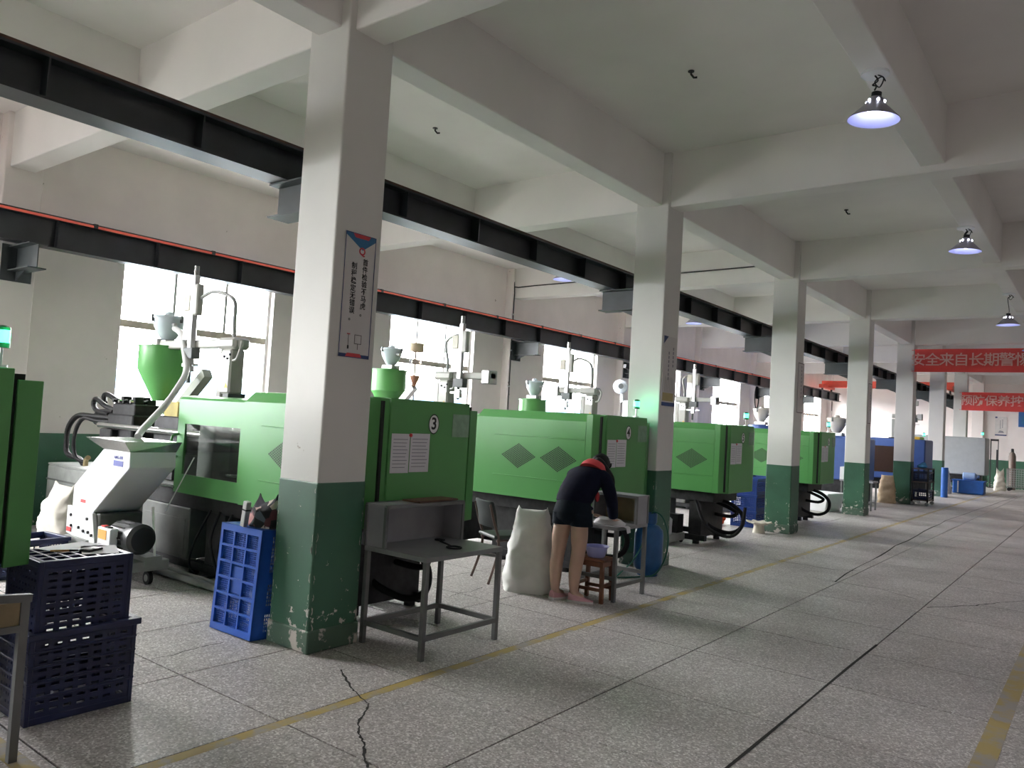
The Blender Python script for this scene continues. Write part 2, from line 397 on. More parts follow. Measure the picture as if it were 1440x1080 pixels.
# windows ---------------------------------------------------------------
FRAME = pmat('window_frame_paint', (0.70, 0.70, 0.68), 0.45, 0.2, 0.05)
BROWNFR = pmat('window_transom', (0.60, 0.54, 0.46), 0.6, 0, 0.15)
WIRE = pmat('grille_wire', (0.55, 0.58, 0.62), 0.5, 0.3, 0.1)
wn = 0
for k in WIN_KS:
    wn += 1
    y0 = WIN_Y0+5.008*k; y1 = y0+WIN_W; X = WALL_X-0.13; f = 0.05
    w = MB().grid([y0, y0+f, y1-f, y1], [WIN_Z0, WIN_Z0+f, WIN_Z1-f, WIN_Z1], lambda i, j: not (i == 1 and j == 1), 0.08, Matrix(((0, 0, -1, X+0.04), (1, 0, 0, 0), (0, 1, 0, 0), (0, 0, 0, 1)))).build(f'window_{wn}', FRAME)
    struct(w)
    m1, m2, zt = y0+WIN_W*0.335, y0+WIN_W*0.675, 2.71
    MB().box(X-0.03, X+0.03, y0+f, y1-f, zt-0.05, zt+0.05).build('transom', BROWNFR, w)
    for ym in (m1, m2): MB().box(X-0.025, X+0.025, ym-0.022, ym+0.022, WIN_Z0+f, WIN_Z1-f).build('mullion', FRAME, w)
    MB().box(WALL_X-0.20, WALL_X+0.03, y0-0.03, y1+0.03, WIN_Z0-0.05, WIN_Z0+0.005).build('window_sill', WALLM, w)
    for a, b in ((y0+f, m1-0.022), (m1+0.022, m2-0.022), (m2+0.022, y1-f)):
        for c, d in ((WIN_Z0+f, zt-0.035), (zt+0.035, WIN_Z1-f)):
            MB().box(X-0.003, X+0.003, a, b, c, d).build('pane', GLASS, w)
    if 0 <= k <= 4:   # diagonal security mesh outside the lower lights
        g = MB(); xo = WALL_X-0.215; ya, yb, za, zb = y0+0.01, y1-0.01, WIN_Z0+0.01, zt-0.02
        st = 0.13
        for sgn in (1, -1):
            t = -5.0
            while t < 8:
                pts = []
                for (yy, zz) in ((ya, za), (yb, zb)): pass
                # line z = za + sgn*(y-ya) + t
                ys_ = sorted([max(ya, min(yb, q)) for q in ((ya+(za-za-t)*sgn), (ya+(zb-za-t)*sgn))])
                if ys_[1]-ys_[0] > 0.02:
                    a_, b_ = ys_; g.bar((xo, a_, za+sgn*(a_-ya)+t), (xo, b_, za+sgn*(b_-ya)+t), 0.005)
                t += st*1.4142
        stuff(g.build('security_mesh', WIRE, w))
for a, b in BACK_WINS:
    wn += 1; f = 0.06; Y = BACK_Y-0.12
    n = 4; xs = [a, a+f]; 
    for i in range(1, n): xs += [a+(b-a)*i/n-0.025, a+(b-a)*i/n+0.025]
    xs += [b-f, b]; zs = [0.6, 0.66, 2.3, 2.36, 3.74, 3.8]
    w = struct(MB().grid(xs, zs, lambda i, j: i % 2 == 0 or j % 2 == 0, 0.08, Matrix(((1, 0, 0, 0), (0, 0, 1, Y-0.04), (0, 1, 0, 0), (0, 0, 0, 1)))).build(f'window_{wn}', FRAME))
    for i in range(1, len(xs)-1, 2):
        for j in (1, 3): MB().box(xs[i], xs[i+1], Y-0.003, Y+0.003, zs[j], zs[j+1]).build('pane', GLASS, w)
# outside: ground, a pale wall and low blue-roofed sheds
OUTG = pmat('outside_concrete', (0.78, 0.76, 0.73), 0.9, 0, 0.1, 1)
PALE = pmat('outside_wall', (0.66, 0.72, 0.70), 0.85, 0, 0.05, 1)
BLUER = pmat('blue_sheet', (0.30, 0.48, 0.68), 0.6, 0, 0.06, 1)
struct(MB().box(-60, 60, -60, 90, -0.5, -0.26).build('outside_ground', OUTG))
struct(MB().box(-16.4, -16.2, -30, 70, -0.26, 1.75).build('wall_outside', PALE))
for i in range(6):
    y = -6+i*9.5
    sh = thing('blue_shed', 'pale blue sheet shed outside the windows, ' + ['behind the camera', 'nearest in view', 'second in view', 'third in view', 'fourth in view', 'furthest off'][i], 'shed', (-22, y, -0.26), group='sheds outside')
    MB().box(-3, 3, -3.6, 3.6, 0, 2.5).build('shed_wall', BLUER, sh)
    MB().prism([(-3.2, 2.5), (3.2, 2.5), (3.2, 2.6), (0, 3.1), (-3.2, 2.6)], 'y', -3.8, 3.8).build('shed_roof', BLUER, sh)

# crane runway girders ----------------------------------------------------
def ibeam(mb, xc, w, z0, z1, t, y0, y1, tw=0.008):
    h = w/2
    return mb.prism([(xc-h, z0), (xc+h, z0), (xc+h, z0+t), (xc+tw, z0+t), (xc+tw, z1-t), (xc+h, z1-t), (xc+h, z1), (xc-h, z1), (xc-h, z1-t), (xc-tw, z1-t), (xc-tw, z0+t), (xc-h, z0+t)], 'y', y0, y1)
gi = thing('crane_girder', 'long black steel I-beam runway girder with rusty rail on the column brackets', 'girder', (-5.16, BACK_Y+0.1, 3.42))
GL = END_Y-BACK_Y-0.4
ibeam(MB(), 0, 0.22, 0, 0.27, 0.016, 0, GL).build('beam_body', BLACKSTEEL, gi)
MB().box(-0.045, 0.045, 0, GL, 0.27, 0.315).build('crane_rail', RUST, gi)
stf = MB().box(0.008, 0.108, -0.006, 0.006, 0.016, 0.254).mesh('stiffener', BLACKSTEEL)
for i in range(int(GL/1.0)): link('stiffener', stf, gi, (0, 0.53+i*1.0, 0))
gw = thing('crane_girder', 'black steel I-beam runway girder along the window wall with a red conductor bar', 'girder', (-10.16, BACK_Y+0.1, 3.42))
ibeam(MB(), 0, 0.20, 0, 0.36, 0.016, 0, GL).build('beam_body', BLACKSTEEL, gw)
MB().box(-0.04, 0.04, 0, GL, 0.36, 0.40).build('crane_rail', BLACKSTEEL, gw)
rb = MB().box(0.115, 0.145, 0.5, GL-6, 0.335, 0.362).build('conductor_bar', RED, gw)
clip = MB().box(0.09, 0.15, -0.025, 0.025, 0.33, 0.385).mesh('clip', BLACKSTEEL)
for i in range(24): link('clip', clip, rb, (0, 1.6+i*1.6, 0))
stw = MB().box(0.008, 0.098, -0.006, 0.006, 0.016, 0.344).mesh('stiffener', BLACKSTEEL)
for i in range(int(GL/1.25)): link('stiffener', stw, gw, (0, 0.6+i*1.25, 0))

# ================================================================== MACHINES
GREEN = pmat('machine_green', (0.078, 0.275, 0.075), 0.33, 0, 0.05, 2.0)
GREEN2 = pmat('hopper_green', (0.10, 0.33, 0.09), 0.35, 0, 0.05, 3.0)
DARKGAP = pmat('seam_black', (0.010, 0.012, 0.010), 0.7, 0, 0.1)
BEDGREY = pmat('bed_grey', (0.115, 0.12, 0.115), 0.5, 0.1, 0.25, 5)
BEDLIGHT = pmat('bed_light_grey', (0.26, 0.27, 0.26), 0.45, 0.1, 0.2, 5)
BLACKHOSE = pmat('black_rubber', (0.010, 0.010, 0.011), 0.6, 0, 0.2, spec=0.25)
CHROME = pmat('bright_steel', (0.55, 0.55, 0.54), 0.22, 0.9, 0.1)
DARKIRON = pmat('dark_iron', (0.022, 0.022, 0.024), 0.5, 0.2, 0.4, 14, spec=0.3)
BRASS = pmat('brass_fitting', (0.45, 0.36, 0.20), 0.4, 0.7, 0.15)
DOORGLASS = thin_glass('guard_glass', (0.74, 0.76, 0.74), 0.10, 0.08)
CREAMGREY = pmat('robot_cream', (0.42, 0.42, 0.385), 0.4, 0, 0.05)
DARKGREYP = pmat('robot_dark', (0.09, 0.10, 0.10), 0.5, 0, 0.2)
LOADW = pmat('loader_pale_blue', (0.60, 0.68, 0.72), 0.4, 0, 0.05)
TUBEW = pmat('milky_hose', (0.66, 0.67, 0.66), 0.35, 0, 0.05)
PAPER = pmat('paper_white', (0.66, 0.65, 0.68), 0.8, 0, 0.03)
INK = pmat('ink_black', (0.012, 0.012, 0.014), 0.7, 0, 0.0)
INKGREY = pmat('print_grey', (0.24, 0.24, 0.27), 0.8, 0, 0.0)
REDDOT = pmat('red_magnet', (0.60, 0.05, 0.05), 0.5)
WARN = pmat('warning_yellow', (0.70, 0.45, 0.05), 0.5)
CLEARS = pmat('plastic_sleeve', (0.20, 0.33, 0.22), 0.25, 0, 0.12, 20)
LAMPG = pmat('signal_green', (0.05, 0.8, 0.35), 0.3, 0, 0.0, emit=((0.08, 1.0, 0.45), 5.0))
LAMPDK = pmat('signal_green_dark', (0.01, 0.12, 0.06), 0.3)
WALLSTEEL = pmat('grey_enamel', (0.36, 0.38, 0.39), 0.45, 0, 0.05)
BLUEM = pmat('machine_blue', (0.045, 0.095, 0.29), 0.4, 0, 0.08)
BROWNGL = pmat('brown_window', (0.045, 0.024, 0.012), 0.25, 0, 0.1)
# text on the aisle ends: rotate a text mesh lying in xy so that it stands on an x-facing panel and reads left to right along +y
RX = Matrix(((0, 0, 1, 0), (1, 0, 0, 0), (0, 1, 0, 0), (0, 0, 0, 1)))
def on_x(me): me.transform(RX); return me
RYF = Matrix(((1, 0, 0, 0), (0, 0, -1, 0), (0, 1, 0, 0), (0, 0, 0, 1)))
def on_y(me): me.transform(RYF); return me     # reads along +x on a face that looks to -y
def paper(parent, y0, y1, z0, z1, x=0.004, lines=9):
    p = MB().box(x, x+0.0012, y0, y1, z0, z1).build('paper', PAPER, parent)
    m = MB(); h = (z1-z0)
    for i in range(lines):
        z = z1-h*0.14-i*h*0.8/lines; m.box(x+0.0012, x+0.0016, y0+0.02, y1-0.02-0.05*(i % 3)*(y1-y0), z-0.004, z+0.001)
    stuff(m.build('printed_lines', INKGREY, p))
    return p
HB = 0.58      # half width of a machine
def diamond(mb, xc, zc, hw, hh, y, n=13):
    """rows of square perforations filling a rhombus"""
    for a in range(n):
        for b in range(n):
            u, w = (a-(n-1)/2)/(n-1), (b-(n-1)/2)/(n-1)
            x, z = xc+(u+w)*hw, zc+(u-w)*hh; s = hw/n*0.62
            mb.add([(x-s, y, z), (x, y, z-s), (x+s, y, z), (x, y, z+s)], [(0, 1, 2, 3)])
    return mb
def light_tower(parent, x, y, z):
    t = MB(); t.cyl((x, y, z), (x, y, z+0.012), 0.035, n=14); t.cyl((x, y, z+0.012), (x, y, z+0.10), 0.009, n=8)
    o = t.build('light_tower', ALU, parent, smooth=0.6)
    MB().lathe([(0.038, z+0.10), (0.038, z+0.125)], (x, y, 0), 16).build('lamp_base', LAMPDK, o, smooth=0.6)
    MB().lathe([(0.036, z+0.125), (0.036, z+0.19)], (x, y, 0), 16).build('signal_lamp', LAMPG, o, smooth=0.6)
    MB().lathe([(0.037, z+0.19), (0.034, z+0.205), (0.015, z+0.215)], (x, y, 0), 16).build('lamp_cap', LAMPDK, o, smooth=0.6)
    d = bpy.data.lights.new('signal_glow', 'POINT'); d.energy = 1.3; d.color = (0.1, 1.0, 0.45); d.shadow_soft_size = 0.05
    g = bpy.data.objects.new('signal_glow', d); COL.objects.link(g); g.parent = parent; g.location = (x+0.07, y+0.02, z+0.17)
    return o
def hopper(parent, x, r, z0, z1, z2, mat, rn=0.09):
    h = MB().lathe([(rn, z0), (r, z1), (r, z2), (r+0.012, z2), (r+0.012, z2+0.015), (r-0.02, z2+0.015), (r-0.02, z1), (rn-0.01, z0)], (x, 0, 0), 32)
    o = h.build('hopper', mat, parent, smooth=0.5)
    MB().lathe([(r-0.025, z2-0.01), (r-0.025, z2+0.01), (0.12, z2+0.03)], (x, 0, 0), 32).build('hopper_lid', mat, o, smooth=0.5)
    return o
def loader(parent, x, z, s=1.0, mat=None, y=0.0):
    """pale vacuum loader: feed block, cone, drum, lid with clamps"""
    mat = mat or LOADW
    b = MB(); b.box(x-0.13*s, x+0.13*s, y-0.10*s, y+0.10*s, z, z+0.07*s); b.cyl((x-0.16*s, y, z+0.035*s), (x+0.16*s, y, z+0.035*s), 0.03*s)
    o = MB().lathe([(0.06*s, z+0.06*s), (0.10*s, z+0.10*s), (0.175*s, z+0.24*s), (0.185*s, z+0.33*s)], (x, y, 0), 24).build('vacuum_loader', mat, parent, smooth=0.6)
    b.build('feed_block', ALU, o, bevel=0.006)
    MB().lathe([(0.195*s, z+0.33*s), (0.20*s, z+0.345*s), (0.19*s, z+0.37*s), (0.06*s, z+0.385*s), (0.05*s, z+0.42*s), (0.02*s, z+0.43*s)], (x, y, 0), 24).build('lid', mat, o, smooth=0.5)
    c = MB().box(-0.012*s, 0.012*s, -0.015*s, 0.01*s, 0.29*s, 0.38*s).mesh('clamp', DARKGREYP)
    for a in (0.3, 2.4, 4.5):
        q = link('clamp', c, o, (x+0.20*s*math.cos(a), y+0.20*s*math.sin(a), z)); q.rotation_euler.z = a-PI/2
    MB().cyl((x, y, z+0.27*s), (x+0.25*s, y-0.05*s, z+0.25*s), 0.022*s).build('inlet_pipe', ALU, o, smooth=0.6)
    return o
def machine(label, yc, num, det, Xf=-4.35, hop=None):
    """injection moulding machine, its clamp end towards the aisle (+x), its tail towards the window wall"""
    t = thing('injection_machine', label, 'machine', (Xf, yc, 0), group='green injection machines')
    zb, zt = 0.785, 1.79
    # end cover
    e = MB(); e.prism([(-0.46, zb), (0.46, zb), (0.46, zt-0.005), (-0.46, zt-0.005)], 'x', -0.03, 0.0)
    end = e.build('end_panel', GREEN, t, bevel=0.004)
    for s in (-1, 1):
        MB().prism([(-0.008, s*0.470), (-0.11, s*HB), (-0.19, s*HB), (-0.19, s*(HB-0.03)), (-0.12, s*(HB-0.03)), (-0.03, s*0.468)] if s < 0 else [(-0.010, 0.484), (-0.045, 0.615), (-0.19, 0.615), (-0.19, 0.59), (-0.06, 0.59), (-0.04, 0.484)], 'z', zb, zt-0.06 if s > 0 else zt-0.01).build('corner_trim', GREEN, t, bevel=0.003)
    MB().box(-0.18, -0.032, -0.52, 0.52, zb+0.02, zt-0.03).build('seam_filler', DARKGAP, t)
    # near and far covers
    def side(s):
        y0, y1 = s*HB, s*(HB-0.10)
        return MB().prism([(y0, zb), (y0, zt-0.09), (y1, zt), (y1*0.6, zt), (y1*0.6, zt-0.02), (y1-s*0.01, zt-0.02), (y0-s*0.025, zt-0.10), (y0-s*0.025, zb)], 'x', -1.75, -0.19).build('side_cover', GREEN, t, bevel=0.003)
    near = side(-1); side(1)
    MB().box(-1.75, -0.03, -0.40, 0.40, zt-0.03, zt-0.004).build('top_cover', GREEN, t)
    for z in (1.49, 1.02):
        MB().prism([(-1.47, z), (-0.20, z), (-0.205, z+0.010), (-1.465, z+0.010)], 'y', -HB-0.007, -HB+0.002).build('pressed_rib', GREEN, near, bevel=0.003)
    d = MB()
    diamond(d, -1.10, 1.262, 0.235, 0.135, -HB-0.0012); diamond(d, -0.54, 1.262, 0.235, 0.135, -HB-0.0012)
    stuff(d.build('vent_perforations', DARKGAP, near))
    # sliding door with window
    xs = [-2.86, -2.73, -1.80, -1.752]; zs = [0.79, 0.97, 1.455, 1.66]
    dr = MB().grid(xs, zs, lambda i, j: not (i == 1 and j == 1), 0.025, Matrix(((1, 0, 0, 0), (0, 0, -1, -HB+0.035), (0, 1, 0, 0), (0, 0, 0, 1)))).build('sliding_door', GREEN, t)
    MB().prism([(-HB+0.010, 1.66), (-HB+0.035, 1.66), (-HB+0.13, 1.715), (-HB+0.12, 1.73), (-HB+0.03, 1.712), (-HB+0.010, 1.69)], 'x', -2.86, -1.752).build('door_top', GREEN, dr)
    MB().box(-2.75, -1.78, -HB+0.018, -HB+0.024, 0.955, 1.47).build('door_window', DOORGLASS, dr)
    MB().tube(spline([(-2.83, -HB+0.01, 1.35), (-2.835, -HB-0.05, 1.33), (-2.835, -HB-0.06, 1.25), (-2.835, -HB-0.05, 1.15), (-2.83, -HB+0.01, 1.13)], 4), 0.012).build('door_handle', GREEN, dr, smooth=0.8)
    MB().grid(xs, zs, lambda i, j: not (i == 1 and j == 1), 0.02, Matrix(((1, 0, 0, 0), (0, 0, -1, HB-0.01), (0, 1, 0, 0), (0, 0, 0, 1)))).build('sliding_door', GREEN, t)
    # mould area inside
    MB().box(-1.72, -1.35, -0.36, 0.36, 0.84, 1.55).build('moving_platen', BEDGREY, t, bevel=0.01)
    MB().box(-2.80, -2.52, -0.38, 0.38, 0.84, 1.58).build('fixed_platen', BEDGREY, t, bevel=0.01)
    MB().box(-2.50, -2.15, -0.22, 0.22, 1.0, 1.42).build('mould', CHROME, t, bevel=0.01)
    for yy in (-0.27, 0.27):
        for zz in (0.98, 1.42): MB().cyl((-2.9, yy, zz), (-0.35, yy, zz), 0.032).build('tie_bar', CHROME, t, smooth=0.6)
    # bed, legs, cabinets
    bed = MB().prism([(-0.44, 0.63), (0.44, 0.63), (0.44, 0.80), (-0.44, 0.80)], 'x', -6.02, -0.22).build('bed', DARKIRON, t, bevel=0.008)
    MB().box(-6.02, -2.9, -0.46, 0.46, 0.80, 0.825).build('bed_plate', BEDLIGHT, t, bevel=0.004)
    for x0, x1 in ((-1.56, -1.22), (-0.62, -0.42), (-2.5, -2.2)):
        MB().box(x0, x1, -0.40, 0.40, 0.10, 0.64).build('leg', DARKIRON, t)
    MB().box(-6.0, -0.35, -0.42, -0.34, 0.05, 0.13).build('skid', DARKIRON, t); MB().box(-6.0, -0.35, 0.34, 0.42, 0.05, 0.13).build('skid', DARKIRON, t)
    for x in (-0.5, -1.4, -2.7, -3.9, -5.6):
        for yy in (-0.38, 0.38): MB().cyl((x, yy, 0), (x, yy, 0.05), 0.05).build('foot', DARKIRON, t, smooth=0.6)
    cb = MB().box(-3.66, -2.74, -0.45, 0.45, 0.13, 0.63).build('cabinet', BEDGREY, t, bevel=0.012)
    MB().box(-3.60, -2.80, -0.456, -0.45, 0.17, 0.52).build('cabinet_door', BEDGREY, cb, bevel=0.004)
    tk = MB().box(-6.02, -4.5, -0.46, 0.46, 0.08, 0.80).build('oil_tank', BEDLIGHT, t, bevel=0.015)
    MB().box(-6.03, -4.49, -0.466, -0.46, 0.62, 0.64).build('weld_seam', BEDGREY, tk)
    # injection unit
    MB().box(-4.35, -3.35, -0.32, 0.32, 0.84, 1.12).build('injection_carriage', DARKIRON, t, bevel=0.01)
    MB().cyl((-3.5, 0, 1.26), (-2.78, 0, 1.26), 0.10, n=16).build('barrel', CHROME, t, smooth=0.6)
    MB().box(-3.95, -3.45, -0.24, 0.24, 1.08, 1.50).build('feed_throat', DARKIRON, t, bevel=0.01)
    for yy in (-0.30, 0.30): MB().cyl((-5.1, yy, 1.34), (-2.8, yy, 1.34), 0.035).build('pull_cylinder', CHROME, t, smooth=0.6)
    MB().box(-5.0, -4.40, -0.26, 0.26, 1.05, 1.48).build('injection_cylinder', DARKIRON, t, bevel=0.015)
    MB().box(-4.9, -3.6, 0.30, 0.34, 1.50, 1.56).build('guard_rail', GREEN, t)
    if hop:
        hx, r, z0, z1, z2, hm = hop
        hopper(t, hx, r, z0, z1, z2, hm)
    # aisle end: number plate, papers, plastic sleeve
    if num:
        pl = MB()
        pl.add([(0.003, 0.02, 1.6)] + [(0.003, 0.02+0.062*math.cos(2*PI*i/28), 1.6+0.082*math.sin(2*PI*i/28)) for i in range(28)], [(0, 1+i, 1+(i+1) % 28) for i in range(28)])
        plo = pl.build('number_plate', INK, end)
        p2 = MB().add([(0.0036, 0.02, 1.6)] + [(0.0036, 0.02+0.054*math.cos(2*PI*i/28), 1.6+0.073*math.sin(2*PI*i/28)) for i in range(28)], [(0, 1+i, 1+(i+1) % 28) for i in range(28)])
        p2.build('plate_face', pmat('plate_white', (0.75, 0.75, 0.74), 0.5), plo)
        tm = on_x(text_mesh('numeral', num, 0.135, INK, 0.0004, 0.003))
        link('numeral', tm, plo, (0.0045, 0.02, 1.6))
        paper(end, -0.44, -0.245, 1.21, 1.515); paper(end, -0.235, -0.02, 1.215, 1.52)
        MB().cyl((0.004, -0.24, 1.505), (0.014, -0.24, 1.505), 0.014).build('magnet', REDDOT, end)
        MB().box(0.002, 0.004, 0.245, 0.455, 1.50, 1.69).build('plastic_sleeve', CLEARS, end)
    return t
def hoses(t, specs):
    for pts, r in specs: MB().tube(spline(pts, 5), r, 8).build('hydraulic_hose', BLACKHOSE, t, smooth=1.0)
lab = 'green injection machine with '
m2 = machine(lab+'its dark corner cut by the left edge of the photo', 1.08, None, 1)
light_tower(m2, -0.15, 0.44, 1.79)
m3 = machine(lab+'number 3 on its end, behind the nearest column', 4.58, '3', 3, hop=(-4.30, 0.275, 1.66, 2.02, 2.27, GREEN2))
loader(m3, -4.25, 2.295, 0.92)
light_tower(m3, -0.15, 0.30, 1.79) if False else None
m4 = machine(lab+'number 4 on its end behind the bent-over person', 7.80, '4', 2, hop=(-3.97, 0.25, 1.72, 1.99, 2.285, GREEN2))
loader(m4, -3.95, 2.31, 0.82)
light_tower(m4, -0.15, 0.46, 1.79)
m5 = machine(lab+'diamond vent between the second and third column', 11.30, '5', 2, hop=(-3.92, 0.245, 1.62, 1.80, 2.05, GREEN2))
loader(m5, -3.90, 2.08, 0.85)
light_tower(m5, -0.15, 0.50, 1.79)
m6 = machine(lab+'its end beside the fourth column above a white tub', 15.78, '6', 2, hop=(-3.9, 0.32, 1.62, 1.80, 2.05, GREEN2))
light_tower(m6, -0.15, 0.50, 1.79)
# m3 tail: valve block, hoses, yellow feed block, milky suction hose
vb = MB().box(-4.98, -4.45, -0.22, 0.10, 1.30, 1.60).build('valve_block', DARKIRON, m3, bevel=0.01)
for i, (dx, dy) in enumerate(((-4.92, -0.16), (-4.80, -0.15), (-4.68, -0.16), (-4.55, -0.14), (-4.9, 0.02), (-4.72, 0.03), (-4.56, 0.02))):
    MB().box(dx-0.035, dx+0.035, dy-0.05, dy+0.05, 1.59, 1.66+0.03*(i % 2)).build('solenoid', BLACKHOSE if i % 3 else DARKIRON, vb, bevel=0.006)
    MB().cyl((dx, dy-0.05, 1.63), (dx, dy-0.09, 1.63), 0.02).build('valve_cap', CHROME if i % 2 else DARKIRON, vb)
MB().box(-5.0, -4.72, -0.34, -0.2, 1.12, 1.30).build('valve', DARKIRON, m3, bevel=0.01)
hoses(m3, [([(-4.98, -0.15, 1.50), (-5.2, -0.2, 1.56), (-5.45, -0.2, 1.64), (-5.52, -0.2, 1.58), (-5.42, -0.2, 1.50), (-5.1, -0.2, 1.46)], 0.030),
           ([(-4.95, -0.05, 1.56), (-5.15, -0.1, 1.64), (-5.38, -0.1, 1.70), (-5.48, -0.1, 1.68), (-5.40, -0.12, 1.60)], 0.030),
           ([(-4.95, -0.2, 1.42), (-5.3, -0.3, 1.43), (-5.6, -0.34, 1.42), (-5.77, -0.36, 1.28), (-5.80, -0.36, 1.10), (-5.74, -0.36, 0.95), (-5.55, -0.3, 0.90), (-5.45, -0.28, 0.82)], 0.032),
           ([(-4.95, -0.2, 1.38), (-5.2, -0.3, 1.38), (-5.42, -0.34, 1.40), (-5.55, -0.36, 1.28), (-5.60, -0.36, 1.08), (-5.55, -0.34, 0.92), (-5.42, -0.28, 0.86)], 0.024),
           ([(-4.95, -0.18, 1.36), (-5.15, -0.22, 1.33), (-5.35, -0.24, 1.36), (-5.45, -0.2, 1.44), (-5.3, -0.2, 1.50), (-5.0, -0.2, 1.50)], 0.022),
           ([(-2.2, -0.46, 0.66), (-2.18, -0.55, 0.4), (-2.1, -0.5, 0.1), (-1.95, -0.5, 0.03)], 0.014),
           ([(-2.35, -0.46, 0.66), (-2.45, -0.55, 0.35), (-2.5, -0.55, 0.12), (-2.3, -0.5, 0.04), (-1.8, -0.46, 0.2), (-1.5, -0.46, 0.5)], 0.011),
           ([(-2.0, -0.46, 0.66), (-2.1, -0.52, 0.3), (-1.9, -0.52, 0.05)], 0.012)])
for s in range(3): MB().cyl((-5.02, -0.14-0.05*s, 1.45-0.05*s), (-5.14, -0.15-0.05*s, 1.45-0.05*s), 0.022).build('hose_fitting', BRASS, m3, smooth=0.6)
MB().tube([(-5.42, -0.28, 0.80), (-5.42, -0.28, 0.90), (-5.36, -0.28, 0.93)], 0.03).build('hose_fitting', BRASS, m3, smooth=0.8)
MB().tube(spline([(-4.06, -0.03, 2.49), (-3.80, -0.08, 2.40), (-3.62, -0.14, 2.22)]+[(-3.39, -0.23, 1.989), (-3.264, -0.38, 1.808), (-3.118, -0.58, 1.619), (-2.987, -0.78, 1.462), (-2.913, -0.9, 1.367), (-2.852, -0.96, 1.315)], 6), 0.034, 10).build('suction_hose', TUBEW, m3, smooth=1.0)
MB().bar((-3.20, -0.1, 1.98), (-3.75, -0.1, 1.55), 0.10).build('feed_chute', pmat('chute_olive', (0.22, 0.25, 0.19), 0.5), m3)
MB().box(-3.92, -3.62, -0.16, 0.12, 1.48, 1.66, Matrix.Rotation(0.0, 4, 'Y')).build('feed_block', pmat('feed_yellow', (0.34, 0.28, 0.06), 0.6, 0, 0.3), m3, bevel=0.01)
MB().box(-3.60, -2.84, -0.585, -0.52, 0.825, 0.84).build('bed_edge', CHROME, m3)
for yy in (-0.66, -0.58): MB().cyl((-4.3, yy, 0.04), (-1.2, yy, 0.04), 0.032).build('floor_pipe', BEDLIGHT, m3, smooth=0.6)
# cooling hoses that loop out below the guards of the further machines
for m in (m3, m4, m5, m6):
    hoses(m, [([(-0.35, -0.1, 0.66), (-0.1, -0.05, 0.60), (0.05, 0.0, 0.45), (0.02, 0.02, 0.26), (-0.16, 0.0, 0.17), (-0.4, -0.1, 0.24), (-0.5, -0.2, 0.4)], 0.030),
              ([(-0.4, 0.1, 0.60), (-0.2, 0.15, 0.52), (-0.1, 0.16, 0.46), (-0.2, 0.15, 0.40), (-0.45, 0.1, 0.42)], 0.028)])
hoses(m5, [([(-0.5, -0.45, 0.64), (-0.3, -0.5, 0.3), (0.0, -0.45, 0.17), (0.18, -0.4, 0.3), (0.2, -0.3, 0.6)], 0.024)])
# dry-colour tube beside m4 hopper
tb = MB().lathe([(0.02, 2.06), (0.075, 2.20), (0.095, 2.32), (0.095, 2.56)], (-3.45, 0.0, 0), 18).build('sight_tube', thin_glass('tube_clear', (0.86, 0.80, 0.76), 0.12), m4, smooth=0.6)
MB().lathe([(0.105, 2.56), (0.105, 2.68)], (-3.45, 0, 0), 18).build('tube_cap', pmat('tan_cap', (0.55, 0.45, 0.30), 0.6), tb, smooth=0.6)
MB().lathe([(0.018, 2.07), (0.068, 2.19), (0.068, 2.22)], (-3.45, 0, 0), 18).build('pellets', pmat('pellet_salmon', (0.62, 0.33, 0.22), 0.7), tb, smooth=0.6)
MB().bar((-3.45, 0, 2.06), (-3.75, 0, 1.78), 0.09).build('feed_chute', ALU, m4)

# blue machine and pale grey machine near the far end
t = thing('injection_machine', 'blue injection machine with a brown door window beyond the fourth column', 'machine', (-4.1, 24.95, 0))
MB().box(-2.6, 0, -0.6, 0.6, 0.62, 1.78).build('guard', BLUEM, t, bevel=0.03)
MB().box(-1.35, -0.75, -0.615, -0.6, 0.80, 1.55).build('door_window', BROWNGL, t, bevel=0.006)
MB().box(-2.3, -1.6, -0.615, -0.6, 0.80, 1.55).build('door_window', BROWNGL, t, bevel=0.006)
MB().box(-6.2, 0, -0.45, 0.45, 0.30, 0.62).build('bed', DARKIRON, t)
MB().box(-0.9, -0.5, -0.5, 0.5, 0.0, 0.66).build('leg', BLUEM, t); MB().box(-2.6, -2.2, -0.5, 0.5, 0.0, 0.4).build('leg', DARKIRON, t); MB().box(-5.6, -5.2, -0.4, 0.4, 0.0, 0.4).build('leg', DARKIRON, t)
MB().box(-5.6, -2.7, -0.35, 0.35, 0.62, 1.2).build('injection_unit', BLUEM, t, bevel=0.02)
hopper(t, -4.1, 0.32, 1.3, 1.6, 1.95, BLUEM); loader(t, -4.1, 2.0, 1.0, pmat('loader_cream', (0.66, 0.62, 0.55), 0.5))
MB().box(-0.8, -0.2, -0.3, 0.3, 1.78, 1.86).build('top_tray', WARN, t)
light_tower(t, -0.2, 0.3, 1.78)
t = thing('injection_machine', 'pale grey injection machine standing furthest down the row', 'machine', (-3.47, 32.5, 0))
MB().box(-3.0, 0, -0.55, 0.5, 0.66, 2.0).build('guard', WALLSTEEL, t, bevel=0.03)
MB().box(-2.05, -1.75, -0.565, -0.55, 1.1, 1.5).build('control_screen', INK, t)
MB().box(-1.65, -1.45, -0.565, -0.55, 1.12, 1.25).build('label_plate', PAPER, t)
MB().box(-6, -0.2, -0.4, 0.4, 0.34, 0.66).build('bed', DARKIRON, t); MB().box(-0.8, -0.4, -0.4, 0.4, 0, 0.4).build('leg', DARKIRON, t); MB().box(-5.5, -5.1, -0.4, 0.4, 0, 0.4).build('leg', DARKIRON, t)
light_tower(t, -0.2, 0.2, 2.0)
t = thing('injection_machine', 'blue injection machine mostly hidden behind the fourth column', 'machine', (-4.95, 21.75, 0))
